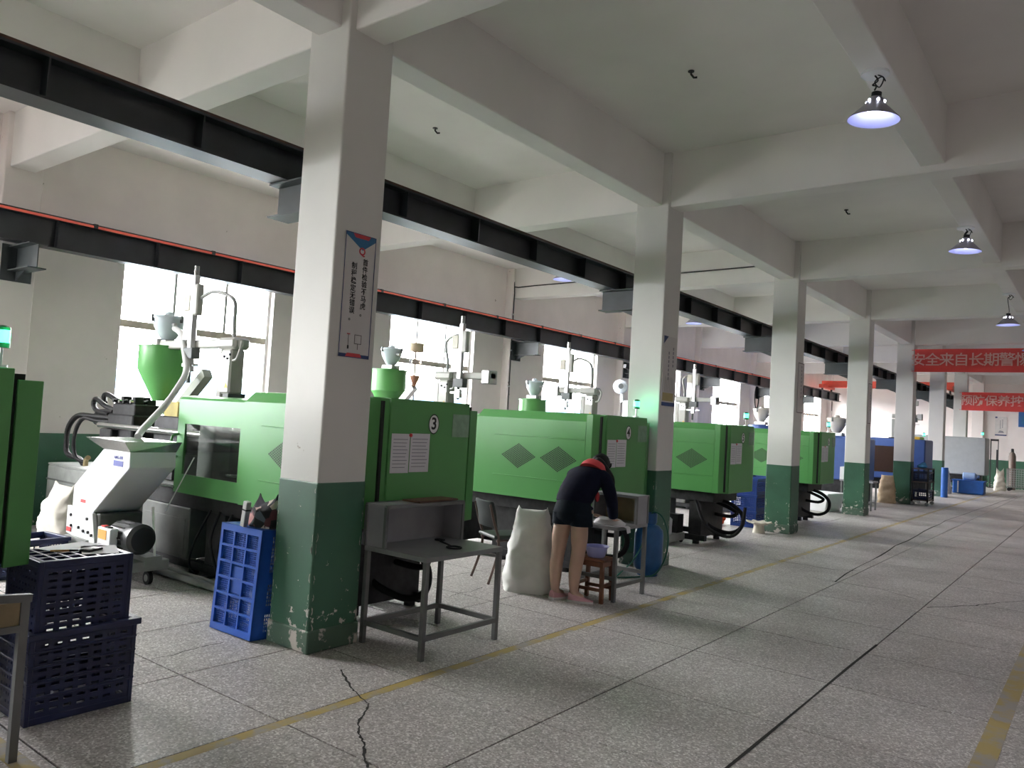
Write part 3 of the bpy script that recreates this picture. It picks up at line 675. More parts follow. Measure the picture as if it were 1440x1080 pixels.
MB().box(-2.6, 0, -0.55, 0.55, 0.62, 1.72).build('guard', BLUEM, t, bevel=0.03)
MB().box(-5.0, 0, -0.4, 0.4, 0.0, 0.62).build('bed', DARKIRON, t)
MB().box(-5.0, -2.6, -0.3, 0.3, 0.62, 1.3).build('injection_unit', BLUEM, t)
hopper(t, -2.9, 0.34, 1.3, 1.6, 1.92, BLUEM); loader(t, -2.9, 1.95, 1.2, MATS['loader_cream'])
loader(t, -0.9, 1.75, 1.3, MATS['loader_cream'], 0.2)

# sprue-picker robots standing on the machines ------------------------------
def robot(label, x, y, z, ux, ztop, zbot, arm0, arm1, zarm, flip=1, head=0.30):
    t = thing('picker_robot', label, 'robot', (x, y, z), group='sprue picker robots')
    MB().box(-0.20, 0.20, -0.16, 0.16, 0.0, 0.03).build('base_plate', DARKIRON, t)
    MB().box(-0.15, -0.06, -0.09, 0.06, 0.03, zarm-z-0.05).build('post', CREAMGREY, t, bevel=0.01)
    h = MB().box(-0.05, 0.13, -0.12, 0.05, head*0.38, zarm-z-0.02).build('control_head', CREAMGREY, t, bevel=0.02)
    MB().box(-0.02, 0.11, -0.122, -0.12, zarm-z-0.38*0.5, zarm-z-0.06).build('panel', ALU, h)
    for i, (a, b) in enumerate(((0.02, 0.10), (0.08, 0.12), (0.12, 0.08))): MB().cyl((a, -0.122, zarm-z-b), (a, -0.134, zarm-z-b), 0.014).build('knob', INK, h)
    MB().prism([(0.05, head*0.5), (0.11, head*0.5), (0.08, head*0.5+0.05)], 'y', -0.124, -0.12).build('warning_label', WARN, h)
    MB().box(-0.16, 0.17, -0.12, 0.08, zarm-z-0.02, zarm-z+0.10).build('swivel', CREAMGREY, t, bevel=0.03)
    MB().box(0.0, 0.10, -0.10, 0.10, 0.03, head*0.4).build('lower_cover', DARKGREYP, t)
    a = MB().box(min(arm0, arm1)-x, max(arm0, arm1)-x, -0.07, 0.05, zarm-z, zarm-z+0.09).build('arm', CREAMGREY, t, bevel=0.012)
    end = (arm0-x) if abs(arm0-x) > abs(arm1-x) else (arm1-x); sg = 1 if end > 0 else -1
    MB().box(min(end, end-sg*0.13), max(end, end-sg*0.13), -0.10, 0.08, zarm-z-0.06, zarm-z+0.12).build('end_block', ALU, a, bevel=0.01)
    u = ux-x
    up = MB().box(u-0.035, u+0.035, -0.13, -0.07, zbot-z+0.2, ztop-z-0.10).build('upright', ALU, t, bevel=0.006)
    MB().cyl((u, -0.10, ztop-z-0.12), (u, -0.10, ztop-z), 0.028).build('rod_end', CHROME, up, smooth=0.6)
    MB().box(u+0.02, u+0.10, -0.13, -0.05, zarm-z+0.35, ztop-z-0.2).build('cable_carrier', CREAMGREY, up, bevel=0.012)
    MB().box(u-0.16, u-0.04, -0.12, -0.02, zarm-z+0.08, zarm-z+0.42).build('cylinder', ALU, up, bevel=0.01)
    MB().box(u-0.16, u-0.04, -0.13, -0.01, zarm-z+0.40, zarm-z+0.58).build('filter_cap', pmat('filter_cream', (0.60, 0.57, 0.48), 0.5), up, bevel=0.01)
    g = MB().box(u-0.09, u+0.09, -0.14, -0.04, zarm-z-0.12, zarm-z).build('gripper_mount', DARKGREYP, t, bevel=0.006)
    MB().box(u-0.16, u+0.14, -0.10, -0.08, zarm-z-0.20, zarm-z-0.17).build('gripper_bar', ALU, g)
    MB().cyl((u-0.02, -0.09, zbot-z), (u-0.02, -0.09, zarm-z-0.1), 0.022).build('gripper_rod', DARKGREYP, g, smooth=0.6)
    MB().box(u-0.05, u+0.03, -0.12, -0.06, zarm-z-0.26, zarm-z-0.14).build('gripper_body', ALU, g, bevel=0.006)
    MB().tube(spline([(u+0.05, -0.08, zarm-z+0.52), ((u+0.05)*0.6, -0.06, zarm-z+0.60), (0.0, -0.05, zarm-z+0.50), (0.04, -0.05, zarm-z+0.25), (0.03, -0.03, zarm-z+0.08)], 6), 0.02).build('air_hose', pmat('hose_grey', (0.30, 0.30, 0.29), 0.5), t, smooth=1.0)
    MB().tube(spline([(0.20, -0.05, zarm-z+0.06), (0.27, -0.1, zarm-z+0.0), (0.24, -0.12, zarm-z-0.12), (0.18, -0.12, zarm-z-0.14)], 4), 0.014).build('handle', CREAMGREY, t, smooth=1.0)
    return t
robot('cream sprue picker robot beside the big green hopper in front of the first window', -7.19, 4.55, 1.58, -7.86, 3.14, 1.87, -8.72, -7.0, 2.25, head=0.5)
robot('sprue picker robot rising behind the top of the number 3 machine', -7.18, 7.80, 1.58, -6.86, 3.02, 1.9, -7.2, -6.36, 2.18, head=0.5)
robot('sprue picker robot behind the top of the number 4 machine by a window', -7.05, 11.30, 1.58, -7.48, 3.08, 1.9, -7.80, -7.0, 2.20, head=0.5)
robot('sprue picker robot with black hose above the third visible green machine', -7.45, 15.78, 1.58, -7.16, 3.11, 1.9, -7.5, -6.65, 2.30, head=0.5)
robot('sprue picker robot on top of the blue machine', -4.95, 24.95, 1.78, -4.5, 3.1, 1.95, -5.1, -4.3, 2.4, head=0.4)

# ================================================================== THINGS ON THE FLOOR
from mathutils import noise as mnoise
class WB(MB):
    """mesh builder in hall coordinates; the part is stored relative to its thing's base"""
    def __init__(s, root): super().__init__(); s.root = root
    def build(s, name, mat, parent=None, **k):
        R = Matrix.Rotation(-s.root.rotation_euler.z, 3, 'Z'); o = s.root.location
        s.v = [tuple(R @ (V(*p)-o)) for p in s.v]
        return MB.build(s, name, mat, parent or s.root, **k)
NAVY = pmat('crate_navy', (0.008, 0.014, 0.06), 0.4, 0, 0.15)
BLUE = pmat('crate_blue', (0.015, 0.085, 0.42), 0.38, 0, 0.12)
BLUEB = pmat('barrel_blue', (0.015, 0.10, 0.38), 0.4, 0, 0.12)
SACKW = pmat('sack_white', (0.72, 0.71, 0.68), 0.75, 0, 0.05, 10, 0.4, 14)
SACKB = pmat('sack_beige', (0.60, 0.57, 0.50), 0.8, 0, 0.08, 10, 0.4, 14)
SACKBR = pmat('sack_brown', (0.50, 0.38, 0.24), 0.8, 0, 0.1, 10, 0.4, 14)
SILVER = pmat('silver_foil', (0.55, 0.55, 0.56), 0.3, 0.7, 0.2, 12, 0.8, 18)
TABST = pmat('table_steel', (0.15, 0.155, 0.155), 0.45, 0.25, 0.15, 6)
TABTOP = pmat('table_top_grey', (0.21, 0.215, 0.22), 0.4, 0.1, 0.12, 5)
SHELFW = pmat('shelf_grey', (0.30, 0.30, 0.32), 0.5, 0.1, 0.1, 5)
WOODB = pmat('board_brown', (0.10, 0.045, 0.028), 0.6, 0, 0.25, 8)
WOODS = pmat('stool_wood', (0.16, 0.06, 0.028), 0.45, 0, 0.3, 9)
WOODP = pmat('plywood_olive', (0.26, 0.20, 0.11), 0.65, 0, 0.2, 6)
LILAC = pmat('basin_lilac', (0.33, 0.36, 0.66), 0.4, 0, 0.05)
def bars(a, b, n, bar, edge):
    """coordinates that cut [a,b] into edge, slot, bar, slot, ... edge (even intervals solid)"""
    w = (b-a-2*edge-(n-1)*bar)/n; c = [a, a+edge]; x = a+edge
    for i in range(n):
        x += w; c.append(x)
        if i < n-1: x += bar; c.append(x)
    return c + [b]
def crate(label, L, W, H, mat, loc, rz=0.0, rows=5, cols=9, bx=0.010, bz=0.012, inv=False, rot=None, group=None, flare=0.02, ribs=True, bcols=5, brows=4):
    t = thing('plastic_crate', label, 'crate', loc, rz, group, rot)
    th = 0.006
    def wall(len_, M, nc):
        xs = bars(-len_/2, len_/2, nc, bx, 0.035); zs = bars(0.03, H-0.03, rows, bz, 0.03)
        o = MB().grid(xs, zs, lambda i, j: i % 2 == 0 or j % 2 == 0, th, M).build('crate_wall', mat, t)
        return o
    Z = lambda x, y, a: Matrix.Translation((x, y, 0)) @ Matrix.Rotation(a, 4, 'Z') @ Matrix.Rotation(PI/2, 4, 'X')
    wall(L-0.02, Z(0, -W/2+0.008, 0), cols); wall(L-0.02, Z(0, W/2-0.008, PI), cols)
    wall(W-0.02, Z(-L/2+0.008, 0, -PI/2), max(3, int(cols*0.7))); wall(W-0.02, Z(L/2-0.008, 0, PI/2), max(3, int(cols*0.7)))
    def ring(z0, z1, g, name):
        xs = [-L/2-g, -L/2+0.018, L/2-0.018, L/2+g]; ys = [-W/2-g, -W/2+0.018, W/2-0.018, W/2+g]
        return MB().grid(xs, ys, lambda i, j: not (i == 1 and j == 1), z1-z0, Matrix.Translation((0, 0, z0))).build(name, mat, t, bevel=0.003)
    zt, zb = (H, 0.0) if not inv else (0.0, H)
    ring(H-0.035, H, flare if not inv else 0.002, 'rim'); ring(0.0, 0.035, 0.002 if not inv else flare, 'base_ring')
    if ribs:
        for k in range(1, rows):
            z = 0.03+0.03+(H-0.12)*k/rows
            if k % 2 == 0 or rows < 5: ring(z-0.007, z+0.007, 0.006, 'rib')
    for sx in (-1, 1):
        for sy in (-1, 1):
            MB().box(sx*L/2-0.02 if sx > 0 else sx*L/2-0.004, sx*L/2+0.004 if sx > 0 else sx*L/2+0.02, sy*W/2-0.02 if sy > 0 else sy*W/2-0.004, sy*W/2+0.004 if sy > 0 else sy*W/2+0.02, 0.0, H).build('corner_post', mat, t, bevel=0.003)
    xs = bars(-L/2+0.01, L/2-0.01, bcols, 0.014, 0.02); ys = bars(-W/2+0.01, W/2-0.01, brows, 0.014, 0.02)
    z = 0.0 if not inv else H-0.03
    MB().grid(xs, ys, lambda i, j: i % 2 == 0 or j % 2 == 0, 0.03, Matrix.Translation((0, 0, z))).build('bottom_lattice', mat, t)
    return t
# stack at the left edge: an upside-down crate set into a deeper one
crate('deep dark navy plastic crate on the floor under the upside-down crate', 0.44, 0.53, 0.46, NAVY, (-4.47, 1.945, 0.0), rows=9, cols=11, bx=0.026, bz=0.024)
crate('dark navy crate turned upside down on another, holding papers and a calculator', 0.40, 0.47, 0.42, NAVY, (-4.48, 1.94, 0.392), rows=9, cols=9, bx=0.024, bz=0.022, inv=True, flare=0.004, ribs=False, bcols=4, brows=6)
crate('dark blue crate on the floor behind the stack and left of the grinder', 0.42, 0.60, 0.33, NAVY, (-7.95, 3.0, 0.0), rz=0.1, rows=3, cols=7)
# things on the crate
ztop = 0.8125
t = thing('paper_sheet', 'white paper sheet lying on the upside-down crate', 'paper', (-4.62, 2.0, ztop), 0.3)
MB().box(-0.105, 0.105, -0.15, 0.15, 0, 0.0012).build('sheet', PAPER, t)
t = thing('paper_sheet', 'white paper overhanging the far corner of the upside-down crate', 'paper', (-4.47, 2.08, ztop), 1.2)
MB().box(-0.09, 0.09, -0.13, 0.13, 0, 0.0012).build('sheet', PAPER, t)
t = thing('calculator', 'small dark calculator on the papers', 'calculator', (-4.46, 2.03, ztop+0.0014), 0.5)
MB().box(-0.035, 0.035, -0.055, 0.055, 0, 0.012).build('body', INK, t, bevel=0.004)
MB().box(-0.028, 0.028, 0.02, 0.045, 0.012, 0.0128).build('display', pmat('lcd', (0.25, 0.28, 0.24), 0.3), t)
key = MB().box(-0.005, 0.005, -0.004, 0.004, 0.012, 0.0145).mesh('key', pmat('key_grey', (0.2, 0.2, 0.21), 0.5))
for i in range(5):
    for j in range(5): link('key', key, t, (-0.024+i*0.012, 0.008-j*0.0125, 0))
t = thing('pen', 'orange and black pen on the paper beside the calculator', 'pen', (-4.50, 1.90, ztop+0.007), 1.15)
MB().cyl((-0.06, 0, 0), (0.03, 0, 0), 0.0055, n=8).build('barrel', pmat('pen_orange', (0.45, 0.18, 0.05), 0.4), t, smooth=0.6)
MB().cyl((0.03, 0, 0), (0.075, 0, 0), 0.006, 0.004, n=8).build('cap', INK, t, smooth=0.6)

# left-edge work table (only its right end is in the picture)
t = thing('work_table', 'steel framed table with a plywood side cut by the left edge', 'table', (-4.18, 1.10, 0))
for x, y in ((-3.90, 1.50), (-3.90, 0.72), (-4.32, 1.50), (-4.32, 0.72)): WB(t).box(x-0.018, x+0.018, y-0.018, y+0.018, 0, 0.73 if y > 1 else 0.78).build('leg', TABST)
WB(t).box(-4.50, -3.88, 0.70, 1.52, 0.735, 0.765).build('top', TABTOP) if False else None
WB(t).bar((-3.885, 1.52, 0.735), (-3.885, 0.70, 0.80), 0.035, 0.035).build('edge_rail', TABST)
WB(t).bar((-4.32, 1.52, 0.735), (-4.32, 0.70, 0.80), 0.035, 0.035).build('edge_rail', TABST)
WB(t).box(-3.905, -3.89, 0.74, 1.48, 0.615, 0.72).build('side_board', WOODP)
WB(t).box(-4.31, -3.91, 0.74, 1.48, 0.60, 0.615).build('tray_board', WOODP)
WB(t).box(-3.92, -3.88, 0.72, 1.50, 0.585, 0.615).build('lower_rail', TABST); WB(t).box(-4.335, -4.305, 0.72, 1.50, 0.585, 0.615).build('lower_rail', TABST)

# granulator --------------------------------------------------------------
gr = thing('plastic_granulator', 'white wheeled granulator with a steel funnel and black motor', 'machine', (-7.4, 3.62, 0))
WB(gr).prism([(-7.39, 1.185), (-6.88, 1.195), (-6.87, 1.05), (-7.50, 0.58), (-7.93, 0.60), (-7.93, 0.80)], 'y', 3.40, 3.83).build('chute', WHITEPL, bevel=0.006)
f = WB(gr); 
for (a, z0), (b, z1) in (((0.0, 1.19), (1.0, 1.285)),):
    lo = [(-7.39, 3.40), (-6.88, 3.40), (-6.88, 3.83), (-7.39, 3.83)]; hi = [(-7.66, 3.35), (-6.90, 3.35), (-6.86, 3.87), (-7.62, 3.87)]
    f.add([(x, y, z0) for x, y in lo]+[(x, y, z1) for x, y in hi]+[(x*1+0.0, y, z0+0.012) for x, y in lo]+[(x+(0.02 if x < -7.3 else -0.02), y+(0.02 if y < 3.6 else -0.02), z1) for x, y in hi],
          [(0, 1, 5, 4), (1, 2, 6, 5), (2, 3, 7, 6), (3, 0, 4, 7), (8, 12, 13, 9), (9, 13, 14, 10), (10, 14, 15, 11), (11, 15, 12, 8), (4, 5, 13, 12), (5, 6, 14, 13), (6, 7, 15, 14), (7, 4, 12, 15), (8, 9, 10, 11), (3, 2, 1, 0)])
f.build('feed_funnel', CHROME)
cut = WB(gr).prism([(-8.0, 0.60), (-7.47, 0.58), (-7.33, 0.16), (-7.52, 0.16), (-7.55, 0.30), (-7.99, 0.34)], 'y', 3.385, 3.42).build('cutter_plate', WHITEPL, bevel=0.004)
for x, z in ((-7.9, 0.52), (-7.72, 0.42), (-7.62, 0.40), (-7.88, 0.42), (-7.56, 0.52), (-7.47, 0.28), (-7.52, 0.40), (-7.45, 0.38)):
    WB(gr).cyl((x, 3.385, z), (x, 3.372, z), 0.014, n=8).build('bolt', DARKIRON, cut)
WB(gr).box(-7.97, -7.88, 3.378, 3.385, 0.36, 0.40).build('warning_label', REDDOT, cut)
WB(gr).box(-7.95, -7.40, 3.42, 3.83, 0.22, 0.58).build('cutter_housing', BEDGREY, bevel=0.01)
WB(gr).box(-7.95, -7.5, 3.36, 3.42, 0.24, 0.33).build('discharge_chute', BEDLIGHT)
lg = on_y(text_mesh('model_badge_text', 'AMG-300', 0.042, pmat('badge_blue', (0.04, 0.05, 0.25), 0.5), 0.0005, 0.001))
bd = WB(gr).box(-7.17, -6.99, 3.3975, 3.40, 1.05, 1.10).build('badge', pmat('badge_blue', (0.04, 0.05, 0.25), 0.5))
link('badge_text', lg, bd, (V(-7.08, 3.397, 1.128)-gr.location))
WB(gr).box(-7.76, -7.66, 3.3975, 3.40, 0.655, 0.685).build('warning_label', REDDOT)
cbx = WB(gr).box(-7.22, -6.98, 3.33, 3.40, 0.20, 0.50).build('control_box', WHITEPL, bevel=0.006); WB(gr).box(-7.20, -7.05, 3.326, 3.33, 0.40, 0.48).build('orange_label', pmat('label_orange', (0.70, 0.32, 0.06), 0.6), cbx)
WB(gr).box(-7.18, -7.12, 3.34, 3.38, 0.50, 0.515).build('isolator', REDDOT, cbx); WB(gr).box(-7.1, -7.04, 3.34, 3.38, 0.50, 0.512).build('switch', INK, cbx)
MOT = pmat('motor_black', (0.02, 0.022, 0.023), 0.35, 0.2, 0.2)
M90 = Matrix.Rotation(PI/2, 4, 'Y')
mo = WB(gr).lathe([(0.10, -7.20), (0.125, -7.18), (0.125, -6.92), (0.135, -6.90), (0.135, -6.80), (0.11, -6.76), (0.05, -6.755)], (0, 3.52, 0.42), 24, M90).build('motor', MOT, smooth=0.5)
for i in range(16):
    a = 2*PI*i/16; WB(gr).bar((-7.17, 3.52+0.127*math.cos(a), 0.42+0.127*math.sin(a)), (-6.93, 3.52+0.127*math.cos(a), 0.42+0.127*math.sin(a)), 0.008, 0.014).build('cooling_fin', MOT, mo)
WB(gr).box(-7.9, -6.80, 3.42, 3.80, 0.13, 0.22).build('chassis', BEDLIGHT, bevel=0.006)
WB(gr).box(-7.05, -6.78, 3.56, 3.72, 0.16, 0.26).build('axle_block', BEDLIGHT)
WB(gr).bar((-6.98, 3.70, 0.68), (-6.80, 3.66, 0.22), 0.018).build('push_bar', ALU)
WB(gr).cyl((-6.62, 3.86, 1.16), (-7.05, 3.86, 0.62), 0.006).build('cable', TUBEW)
for x, y in ((-6.86, 3.64), (-7.82, 3.48), (-7.82, 3.74), (-6.9, 3.44)):
    w = WB(gr).cyl((x, y-0.018, 0.06), (x, y+0.018, 0.06), 0.06, n=20).build('caster_wheel', BLACKHOSE, smooth=0.6)
    WB(gr).cyl((x, y-0.021, 0.06), (x, y+0.021, 0.06), 0.032, n=14).build('hub', BEDLIGHT, w, smooth=0.6)
    WB(gr).box(x-0.03, x+0.03, y-0.03, y+0.03, 0.115, 0.14).build('caster_plate', DARKIRON, w)

# sacks -----------------------------------------------------------------
def sack(label, loc, w, d, h, mat, rz=0.0, seed=1, ears=0.0, name='sack', sag=0.25, tilt=(0, 0), cat='sack'):
    t = thing(name, label, cat, loc, rz)
    n, m = 40, 26; vs = []
    for i in range(m+1):
        s = i/m; z = h*s
        pw = 0.55 + 0.45*(1-s)**0.5
        k = (1.0+sag*(1-s)**2.2-0.05*s) if s < 0.9 else (1.0-0.05*s)
        kd = k*(1.0 - 0.80*max(0, (s-0.72)/0.28)**1.3)          # the mouth is pinched flat
        kw = k*(1.0 - 0.26*max(0, (s-0.45)/0.55)**1.1)
        if s < 0.06: kd *= 0.93+s; kw *= 0.93+s
        for j in range(n):
            a = 2*PI*j/n; c_, s_ = math.cos(a), math.sin(a)
            x = w/2*kw*math.copysign(abs(c_)**0.75, c_); y = d/2*kd*math.copysign(abs(s_)**0.75, s_)
            zz = z + (ears*h*abs(c_)**4 if s > 0.97 else ears*h*0.6*abs(c_)**4*max(0, (s-0.85)/0.12) if s > 0.85 else 0)
            q = V(x*6+seed, y*6, zz*9); dn = mnoise.noise(q)*0.032+mnoise.noise(V(x*16+seed, y*16, zz*5))*0.016+mnoise.noise(q*3.1)*0.012
            f_ = (1+dn/(w/2)); vs.append((x*f_+tilt[0]*s*s, y*f_+tilt[1]*s*s, zz+dn*0.4*s))
    mb = MB(); mb.add(vs, [(i*n+j, i*n+(j+1) % n, (i+1)*n+(j+1) % n, (i+1)*n+j) for i in range(m) for j in range(n)] + [tuple(range(n-1, -1, -1)), tuple(range(m*n, m*n+n))])
    b = mb.build('bag', mat, t, smooth=1.2)
    zs = h*0.93
    return t
sack('bulging white woven sack standing on the floor left of the person', (-4.55, 6.33, 0), 0.45, 0.38, 0.77, SACKW, 0.5, 3, 0.08, sag=0.30)
sack('pale sack standing behind the white granulator', (-8.95, 3.75, 0), 0.50, 0.36, 0.66, SACKB, 0.2, 8, 0.10)
sack('brown paper sack leaning at the foot of the fifth column', (-4.82, 23.22, 0), 0.42, 0.30, 0.74, SACKBR, 0.1, 5, 0.03, sag=0.12)
sack('crumpled silver foil sack on the floor before the grey machine', (-4.58, 30.75, 0), 0.42, 0.34, 0.82, SILVER, 0.2, 6, 0.05)
sack('pale torn sack leaning on the wire cage at the far end', (-3.42, 36.1, 0), 0.35, 0.28, 0.75, SACKB, 0.3, 4, 0.2)

# leaning blue crate with cloth and a rod ---------------------------------------
lc = thing('plastic_crate', 'bright blue crate stood on end against the nearest column', 'crate', (-5.02, 3.45, 0.0), 0, None, (math.radians(-3), 0, math.radians(1)))
LW, LH, LD = 0.50, 0.775, 0.30   # width (x), height (z), depth (y); its underside faces the camera
RFX = Matrix(((1, 0, 0, 0), (0, 0, 1, -LD/2), (0, 1, 0, 0), (0, 0, 0, 1)))
MB().grid(bars(-LW/2, LW/2, 3, 0.016, 0.032), bars(0.0, LH, 6, 0.016, 0.05), lambda i, j: i % 2 == 0 or j % 2 == 0, 0.022, RFX).build('bottom_ribs', BLUE, lc, bevel=0.0)
RFM = RFX.copy(); RFM[1][3] = -LD/2+0.018
stuff(MB().grid(bars(-LW/2+0.01, LW/2-0.01, 32, 0.0045, 0.01), bars(0.01, LH-0.01, 50, 0.0045, 0.01), lambda i, j: i % 2 == 0 or j % 2 == 0, 0.003, RFM).build('mesh_floor', BLUE, lc))
MB().box(-0.07, 0.07, -LD/2+0.012, -LD/2+0.02, 0.29, 0.475).build('label_field', BLUE, lc)
for sx in (-1, 1):
    M = Matrix(((0, 0, 1, sx*LW/2-(0.006 if sx > 0 else 0)), (1, 0, 0, 0), (0, 1, 0, 0), (0, 0, 0, 1)))
    MB().grid(bars(-LD/2, LD/2, 12, 0.006, 0.05), bars(0.0, LH, 26, 0.008, 0.05), lambda i, j: i % 2 == 0 or j % 2 == 0 or j in (11, 12, 13, 27, 29, 31) or i < 6, 0.006, M).build('crate_wall', BLUE, lc)
for z in (0.0, LH-0.006):
    MB().grid(bars(-LW/2, LW/2, 14, 0.008, 0.04), bars(-LD/2, LD/2, 8, 0.008, 0.03), lambda i, j: i % 2 == 0 or j % 2 == 0 or j < 5, 0.006, Matrix.Translation((0, 0, z))).build('crate_wall', BLUE, lc)
MB().grid([-LW/2-0.02, -LW/2+0.02, LW/2-0.02, LW/2+0.02], [-0.015, 0.02, LH-0.02, LH+0.015], lambda i, j: not (i == 1 and j == 1), 0.03, Matrix(((1, 0, 0, 0), (0, 0, 1, LD/2-0.03), (0, 1, 0, 0), (0, 0, 0, 1)))).build('rim', BLUE, lc, bevel=0.003)
FLOW = None
def flower_mat():
    m, t, N, L, B = _nt('flower_cloth'); g = N.new('ShaderNodeTexCoord')
    v = N.new('ShaderNodeTexVoronoi'); v.inputs['Scale'].default_value = 16; L.new(g.outputs['Object'], v.inputs['Vector'])
    s = N.new('ShaderNodeSeparateColor'); L.new(v.outputs['Color'], s.inputs[0])
    r = ramp(N, [(0.0, (0.012, 0.012, 0.016)), (0.45, (0.02, 0.016, 0.03)), (0.5, (0.36, 0.16, 0.15)), (0.66, (0.44, 0.30, 0.27)), (0.7, (0.10, 0.13, 0.17)), (0.85, (0.55, 0.48, 0.42)), (0.9, (0.09, 0.03, 0.04))]); r.color_ramp.interpolation = 'CONSTANT'
    L.new(s.outputs[0], r.inputs['Fac']); L.new(r.outputs['Color'], B.inputs['Base Color']); B.inputs['Roughness'].default_value = 0.85
    return m
sack('flower-patterned dark cloth bag stuffed behind the top of the blue crate', (-4.905, 3.47, 0.785), 0.26, 0.20, 0.17, flower_mat(), 0.1, 11, 0.4, 'cloth_bag', 0.1, (0.0, 0.0), 'bag')
t = thing('metal_rod', 'short bright metal tube standing on the blue crate before the cloth', 'rod', (-4.985, 3.335, 0.785), 0, None, (0, 0.14, 0))
MB().box(-0.024, 0.024, -0.02, 0.02, 0, 0.185).build('tube', ALU, t, bevel=0.004)
MB().box(-0.026, 0.026, -0.022, 0.022, 0.118, 0.128).build('band', INK, t)

# inspection tables -----------------------------------------------------------
def leg4(t, xs, ys, h, s=0.036):
    for x in xs:
        for y in ys: WB(t).box(x-s/2, x+s/2, y-s/2, y+s/2, 0, h).build('leg', TABST, bevel=0.002)
t1 = thing('inspection_table', 'grey steel inspection table with a raised shelf box beside the nearest column', 'table', (-3.97, 4.29, 0))
leg4(t1, (-4.265, -3.675), (3.90, 4.695), 0.685)
WB(t1).box(-4.285, -3.655, 3.88, 4.715, 0.665, 0.70).build('table_top', TABTOP, bevel=0.003)
for y in (3.90, 4.695): WB(t1).box(-4.265, -3.675, y-0.014, y+0.014, 0.13, 0.165).build('stretcher', TABST)
for x in (-4.265, -3.675): WB(t1).box(x-0.014, x+0.014, 3.9, 4.695, 0.13, 0.165).build('stretcher', TABST)
sh = WB(t1).box(-4.285, -4.08, 3.88, 4.715, 0.985, 1.005).build('shelf_top', SHELFW)
WB(t1).box(-4.285, -4.27, 3.88, 4.715, 0.70, 0.985).build('shelf_back', SHELFW)
WB(t1).box(-4.27, -4.08, 3.89, 3.90, 0.70, 0.985).build('shelf_side', SHELFW); WB(t1).box(-4.27, -4.08, 4.695, 4.705, 0.70, 0.985).build('shelf_side', SHELFW)
for x in (-4.285, -4.08):
    for y in (3.885, 4.71): WB(t1).box(x-0.012, x+0.012, y-0.012, y+0.012, 0.70, 0.995).build('shelf_post', TABST)
    WB(t1).box(x-0.012, x+0.012, 3.88, 4.715, 0.98, 1.008).build('shelf_rail', TABST)
t = thing('wooden_board', 'thin dark brown board lying on the shelf of the nearest table', 'board', (-4.17, 4.42, 1.009), 0.06)
MB().box(-0.09, 0.09, -0.22, 0.24, 0, 0.014).build('board', WOODB, t, bevel=0.002)
t = thing('strap_wrench', 'black strap tool with a loop lying on the nearest table top', 'tool', (-3.98, 4.36, 0.7035), 0.2)
MB().tube(spline([(-0.10, 0.16, 0.005), (-0.06, 0.10, 0.006), (0.05, 0.02, 0.006), (0.12, -0.04, 0.006)], 5), 0.007).build('handle', INK, t, smooth=1.0)
MB().tube([(0.165+0.055*math.cos(2*PI*i/20), -0.075+0.05*math.sin(2*PI*i/20), 0.007) for i in range(21)], 0.007).build('loop', INK, t, smooth=1.0)
MB().box(-0.13, -0.06, 0.13, 0.17, 0.0, 0.014).build('clip', INK, t)
t2 = thing('inspection_table', 'grey steel inspection table where the person works, shelf at its far end', 'table', (-4.0, 6.80, 0))
leg4(t2, (-4.17, -3.70), (6.52, 7.09), 0.69)
WB(t2).box(-4.19, -3.68, 6.50, 7.11, 0.675, 0.71).build('table_top', TABTOP, bevel=0.003)
for y in (6.52, 7.09): WB(t2).box(-4.17, -3.70, y-0.014, y+0.014, 0.20, 0.235).build('stretcher', TABST)
for x in (-4.17, -3.70): WB(t2).box(x-0.014, x+0.014, 6.52, 7.09, 0.13, 0.165).build('stretcher', TABST)
WB(t2).box(-4.19, -3.68, 6.86, 7.11, 0.975, 0.99).build('shelf_top', SHELFW)
WB(t2).box(-4.19, -3.68, 7.095, 7.11, 0.71, 0.975).build('shelf_back', WOODP)
for x in (-4.19, -3.695): WB(t2).box(x, x+0.012, 6.88, 7.10, 0.71, 0.975).build('shelf_side', SHELFW)
for x in (-4.18, -3.69):
    for y in (6.87, 7.10): WB(t2).box(x-0.013, x+0.013, y-0.013, y+0.013, 0.71, 0.985).build('shelf_post', TABST)
for y in (6.86, 7.11): WB(t2).box(-4.19, -3.68, y-0.012, y+0.012, 0.965, 0.99).build('shelf_rail', TABST)
CLOTH = pmat('cloth_white', (0.62, 0.62, 0.63), 0.85, 0, 0.05, 12, 0.5, 20)
sack('crumpled white cloth heap on the table under the hands', (-3.86, 6.66, 0.711), 0.26, 0.16, 0.06, CLOTH, 0.3, 21, 0.0, 'cloth_heap', 0.3, (0, 0), 'cloth')
t = thing('paper_sheet', 'white sheet hanging over the table corner right of the hands', 'paper', (-3.715, 6.62, 0.712), 0.2)
MB().add([(-0.06, -0.06, 0.0), (0.055, -0.06, 0.0), (0.075, -0.055, -0.01), (0.085, -0.05, -0.06), (-0.06, 0.06, 0.0), (0.055, 0.06, 0.0), (0.075, 0.065, -0.01), (0.085, 0.06, -0.06)], [(0, 1, 5, 4), (1, 2, 6, 5), (2, 3, 7, 6)]).build('sheet', PAPER, t)
t3 = thing('inspection_table', 'small grey steel table behind the fourth column', 'table', (-4.83, 20.15, 0))
leg4(t3, (-5.16, -4.48), (19.95, 20.4), 0.66)
WB(t3).box(-5.2, -4.44, 19.92, 20.43, 0.66, 0.70).build('table_top', SHELFW)
for y in (19.95, 20.4): WB(t3).box(-5.16, -4.48, y-0.014, y+0.014, 0.16, 0.19).build('stretcher', TABST)
WB(t3).box(-5.2, -5.0, 19.92, 20.43, 0.70, 1.0).build('shelf_box', WHITEPL)

